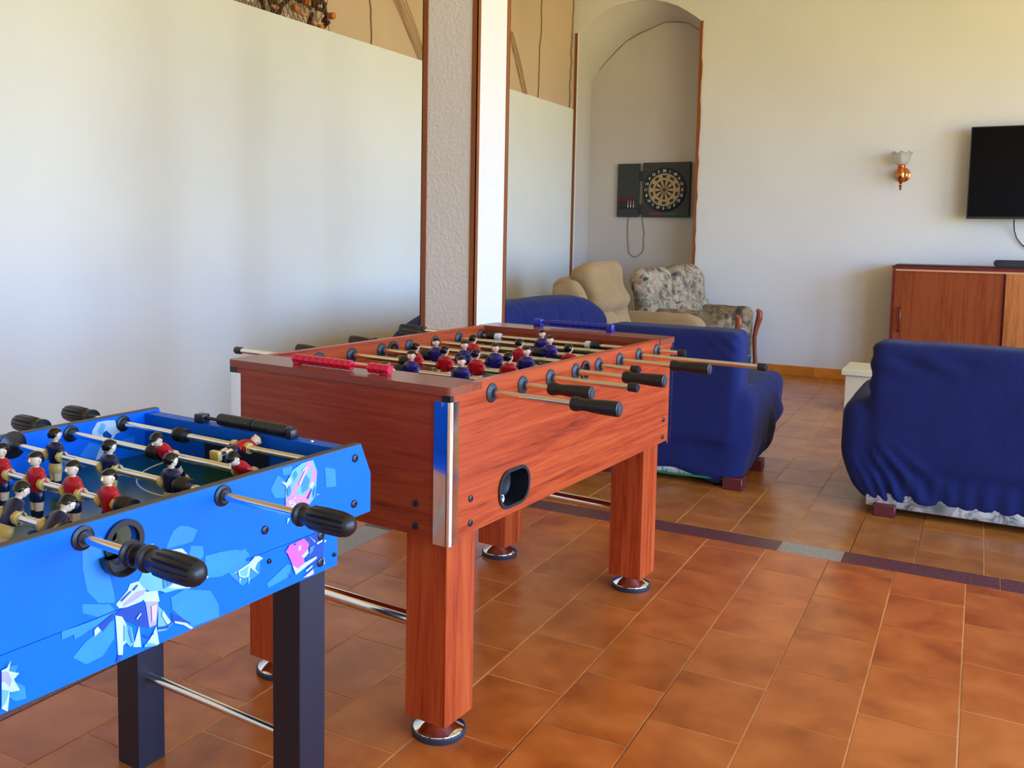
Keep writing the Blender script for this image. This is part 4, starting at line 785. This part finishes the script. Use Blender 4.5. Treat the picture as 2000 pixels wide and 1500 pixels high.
MB().panel([(a, b) for a, b in rrect(0, .028, .90, .054, .025, 6)], [], 'Y', -.045, .045).build('body', BLACKS, bar)
MB().panel([(a, b) for a, b in rrect(0, .028, .80, .040, .018, 6)], [], 'Y', -.0475, -.0450).build('grille', CORDK, bar)
tv = empty('television', (.515, 8.375, 1.763), 0, 'large black flat television hung on the back wall above the sideboard', 'television')
MB().box((-.645, -.015, -.363), (.645, .030, .363), .004).build('body', BLACK, tv, False)
MB().box((-.637, -.0165, -.345), (.637, -.0150, .355)).build('screen', SCREEN, tv, False)
MB().panel([(-.645, -.363), (.645, -.363), (.645, .363), (-.645, .363)], [[(-.637, -.346), (.637, -.346), (.637, .356), (-.637, .356)]], 'Y', -.019, -.0150).build('bezel', BLACKS, tv, False)
MB().box((-.25, .030, -.2), (.25, .075, .2), .01).build('rear_housing', BLACK, tv, False)
MB().box((-.1, .075, -.1), (.1, .118, .1)).build('wall_bracket', BLACKS, tv, False)
cb_ = MB().tube([(.205, 8.40, 1.40), (.206, 8.44, 1.36), (.212, 8.47, 1.31), (.232, 8.478, 1.25), (.27, 8.48, 1.20), (.34, 8.48, 1.15), (.45, 8.48, 1.10), (.52, 8.47, 1.03)], .0045, 8).build('cable', CORDK)
tag(cb_, 'thin black cable hanging from the television to the sideboard', 'cable')

# wall lamp
lp = empty('wall_lamp', (-.625, 8.494, 1.775), 0, 'copper wall lamp with a frilled frosted glass shade left of the television', 'lamp')
MB().lathe([(0, .060), (-.010, .060), (-.016, .054), (-.018, .044), (-.026, .038), (-.032, .026), (-.034, .001)], (.008, -.001, -.010), 'Y', 28).build('backplate', BRASS, lp)
MB().tube([(.010, -.03, .0), (.006, -.06, -.005), (0, -.085, -.005)], .009, 10).build('bracket', BRASS, lp)
MB().lathe([(-.142, .001), (-.138, .007), (-.130, .0105), (-.122, .006), (-.116, .008), (-.106, .014), (-.098, .009), (-.090, .009), (-.080, .015), (-.064, .024), (-.046, .033), (-.028, .037), (-.008, .038), (.012, .036), (.030, .030), (.040, .028), (.045, .031), (.052, .031), (.066, .029), (.070, .020)], (0, -.090, 0), seg=26).build('body', BRASS, lp)
R = []
for (z, r, f) in [(.066, .026, 0), (.072, .044, 0), (.085, .056, 0), (.105, .063, .2), (.125, .066, .5), (.150, .071, 1), (.166, .080, 1.6)]:
    R.append([((r+.004*f*cos(k*2*pi/8))*cos(2*pi*k/64), -.090+(r+.004*f*cos(k*2*pi/8))*sin(2*pi*k/64), z+.005*f*cos(k*2*pi/8)) for k in range(64)])
sh = MB().loft(R, cap=False).build('glass_shade', GLASS, lp); so_ = sh.modifiers.new('s', 'SOLIDIFY'); so_.thickness = .0025
MB().lathe([(.066, .012), (.09, .014), (.12, .020), (.135, .014), (.142, .003)], (0, -.090, 0), seg=14).build('bulb', P_WHITE, lp)

# ------------------------------------------------------------------ dartboard in the alcove
db = empty('dartboard', (-2.768, AYB, 1.676), 0, 'electronic dartboard in a dark open case on the alcove wall', 'dartboard')
MB().box((-.225, -.045, -.268), (.235, -.001, .268), .004).build('case', DARKBOARD, db, False)
ld = MB().box((-.490, -.040, -.268), (-.262, -.012, .262), .003).build('case_door', DARKBOARD, db, False)
MB().box((-.478, -.046, -.115), (-.275, -.040, -.105), .001).box((-.478, -.046, -.185), (-.275, -.040, -.175), .001).build('dart_rack', BLACK, ld, False)
MB().box((.238, -.07, -.268), (.255, -.002, .268), .003).build('case_door', DARKBOARD, db, False)
for z in (.14, -.19): MB().box((-.262, -.050, z-.045), (-.222, -.02, z+.045), .006).build('hinge', BLACK, db, False)
MB().lathe([(-.045, .212), (-.060, .212), (-.064, .205), (-.064, .162), (-.058, .160), (-.050, .160)], axis='Y', seg=48).build('number_ring', D_BLK, db)
def wedge(mb, r0, r1, k, y):
    n = 3; A = [radians(90-18*k+9-18*i/n) for i in range(n+1)]
    mb.panel([(r0*cos(a), r0*sin(a)) for a in A]+[(r1*cos(a), r1*sin(a)) for a in reversed(A)], [], 'Y', y, y+.004)
lt, dk = MB(), MB()
for k in range(20):
    for (a, b_, odd) in ((.016, .086, 1), (.088, .093, 1), (.095, .116, 0), (.118, .142, 1), (.144, .160, 0)):
        tgt = dk if (odd and k % 2 == 0) else lt
        wedge(tgt, a, b_ if not (odd and k % 2 == 0 and a < .02) else .080, k, -.054)
lt.build('pale_segments', D_TAN, db, False)['kind'] = 'stuff'; dk.build('dark_segments', D_DARK, db, False)['kind'] = 'stuff'
MB().lathe([(-.050, .015), (-.057, .015), (-.057, .006), (-.058, .006), (-.058, .001)], axis='Y', seg=18).build('bullseye', D_DARK, db)
NUMS = [20, 1, 18, 4, 13, 6, 10, 15, 2, 17, 3, 19, 7, 16, 8, 11, 14, 9, 12, 5]
def text(name, body, size, mat, parent, loc, rot=(pi/2, 0, 0)):
    cu = bpy.data.curves.new(name, 'FONT'); cu.body = body; cu.size = size; cu.align_x = 'CENTER'; cu.align_y = 'CENTER'; cu.extrude = .0006; cu.offset = size*.012
    o = bpy.data.objects.new(name, cu); COL.objects.link(o)
    me = bpy.data.meshes.new_from_object(o.evaluated_get(bpy.context.evaluated_depsgraph_get())); bpy.data.objects.remove(o)
    me.materials.clear(); me.materials.append(mat); o = link(name, me, parent); o.location = loc; o.rotation_euler = rot; return o
for k, n in enumerate(NUMS):
    a = radians(90-18*k); text('numeral', str(n), .036, D_WHITE, db, (.184*cos(a), -.0648, .184*sin(a)))
MB().box((-.150, -.048, -.246), (-.02, -.0445, -.222)).build('readout', LED_R, db, False)
MB().box((-.01, -.048, -.246), (.13, -.0445, -.222)).box((.10, -.048, -.21), (.13, -.0445, -.202)).build('readout', LED_G, db, False)
for i in range(6):
    x = -.455+.0285*i
    dt = empty('dart', (-2.768+x, AYB-.050, 1.676-.115), 0, '%s of the three %s-barrelled darts from the left in the dartboard case door' % (('first', 'second', 'third')[i % 3], 'dark' if i < 3 else 'gold'), 'dart', 'darts in the dartboard case')
    MB().box((-.010, -.0006, .005), (.010, .0006, .034)).box((-.0006, -.008, .005), (.0006, .008, .034)).build('flight', D_RED, dt, False)
    MB().lathe([(-.020, .002), (.012, .002)], seg=8).build('dart_shaft', P_WHITE if i > 2 else BLACK, dt)
    MB().lathe([(-.065, .002), (-.060, .0038), (-.025, .0038), (-.020, .002)], seg=10).build('barrel', D_GOLD if i > 2 else BLACKS, dt)
    MB().lathe([(-.085, .0005), (-.065, .0015)], seg=6).build('point', BLACK, dt)
cd = MB().tube([(-3.145, AYB-.006, 1.40), (-3.152, AYB-.006, 1.33), (-3.150, AYB-.006, 1.24), (-3.138, AYB-.007, 1.12), (-3.130, AYB-.007, 1.05), (-3.10, AYB-.007, 1.02), (-3.06, AYB-.007, 1.005), (-3.02, AYB-.007, 1.03), (-2.985, AYB-.007, 1.06), (-2.975, AYB-.007, 1.12), (-2.985, AYB-.007, 1.19), (-2.972, AYB-.007, 1.24), (-2.985, AYB-.007, 1.30), (-2.995, AYB-.006, 1.36), (-3.005, AYB-.006, 1.42)], .0035, 6).build('power_cord', CORDM)
tag(cd, 'thin grey power cord looping down below the dartboard case', 'cord')

# ------------------------------------------------------------------ fishing net decoration on the ledge of the left wall
nd = empty('net_decoration', (-3.75, 4.2, 2.457), 0, 'driftwood bundle under fishing net with cork floats on the wall ledge', 'decoration')
rn = random.Random(3)
for i in range(34):
    y = rn.uniform(-.95, .62); z = rn.uniform(.02, .26)*(1 if y < .35 else .8); a = rn.uniform(-1.2, 1.2); l = rn.uniform(.12, .32)
    if y > .45: l *= .6
    p = [Vector((rn.uniform(-.05, .05), y+cos(a)*l*(t-.5)+.01*sin(9*t+i), max(.02, z+sin(a)*l*(t-.5)+.01*sin(7*t+2*i)))) for t in (0, .25, .5, .75, 1)]
    m = MB().tube(p, [.010, .016, .012, .016, .009], 7)
    for q in p[1:4]: m.sphere(q, .017, 1, 1, 1, 7, 5)
    m.build('driftwood', DRIFT, nd)
for i, (y, z) in enumerate([(-.62, .13), (-.35, .17), (.03, .22), (-.8, .2), (.20, .10), (.32, .16), (.56, .13), (-.1, .2), (.45, .03)]):
    MB().lathe([(-.022, .012), (-.018, .022), (.018, .022), (.022, .012)], (.05, y, z), ('X', 'Y', 'Z')[i % 3], 12).build('cork_float', CORK, nd)
for i, (y, z) in enumerate([(-.55, .05), (-.2, .06), (.02, .07), (.12, .04), (.27, .08), (-.4, .09), (.38, .05)]):
    MB().ell([(z-.015, .006, .010, .055, y), (z-.008, .012, .028, .055, y), (z, .015, .035, .055, y), (z+.008, .010, .024, .055, y)], 10).build('shell', SHELL if i % 2 else SHELLP, nd)
net = MB()
for i in range(30):
    for s in (1, -1):
        P = []
        for t in range(9):
            f = t/8; y = -1.0+1.5*(i/30)+s*.16*(f-.5); P.append((.075+.012*sin(9*y+7*f), y, .0+.30*f))
        net.tube(P, .0022, 4)
o = net.build('fishing_net', NETM, nd); o['kind'] = 'stuff'
def cord(name, pts, lab, r=.004, jit=.012):
    P = []
    for (a, b_) in zip(pts[:-1], pts[1:]):
        for k in range(6): t = k/6; P.append(tuple(a[i]+(b_[i]-a[i])*t+(rn.uniform(-jit, jit) if i == 1 else 0) for i in range(3)))
    P.append(pts[-1]); tag(MB().tube(P, r, 6).build(name, CORDB), lab, 'cord')
XC = -3.852
cord('cord', [(XC, 5.385, 3.7), (XC, 5.39, 2.85), (XC, 5.405, 2.465)], 'brown cord hanging on the tan wall between driftwood and column')
cord('cord', [(-3.684, 7.87, 3.8), (-3.684, 7.866, 3.2), (-3.688, 7.83, 2.465)], 'brown cord hanging on the tan wall right of the column')
cord('cord', [(-3.622, 8.46, 3.8), (-3.622, 8.462, 3.25), (-3.624, 8.44, 2.9), (-3.626, 8.43, 2.465)], 'brown cord hanging in the corner left of the arch', 0.0045, .018)
def drape(ys, zs, lab, xs=(XC+.004, XC+.004)):
    m = MB()
    for i in range(7):
        f = i/6; y0_, y1_ = ys[0]+f*ys[2], ys[1]+f*ys[2]*.4
        m.tube([(xs[0]+(xs[1]-xs[0])*t, y0_+(y1_-y0_)*t+.02*sin(4*t+i), zs[0]+(zs[1]-zs[0])*t) for t in [k/8 for k in range(9)]], .0032, 5)
    tag(m.build('net_drape', plain('pale_net', srgb(176, 138, 100), .9)), lab, 'net')
drape((5.52, 6.12, .22), (3.05, 2.462, 0), 'faint net strands gathered on the tan wall left of the column')
drape((7.28, 7.60, .10), (3.0, 2.462, 0), 'faint net strands gathered on the tan wall right of the column', (-3.735, -3.70))
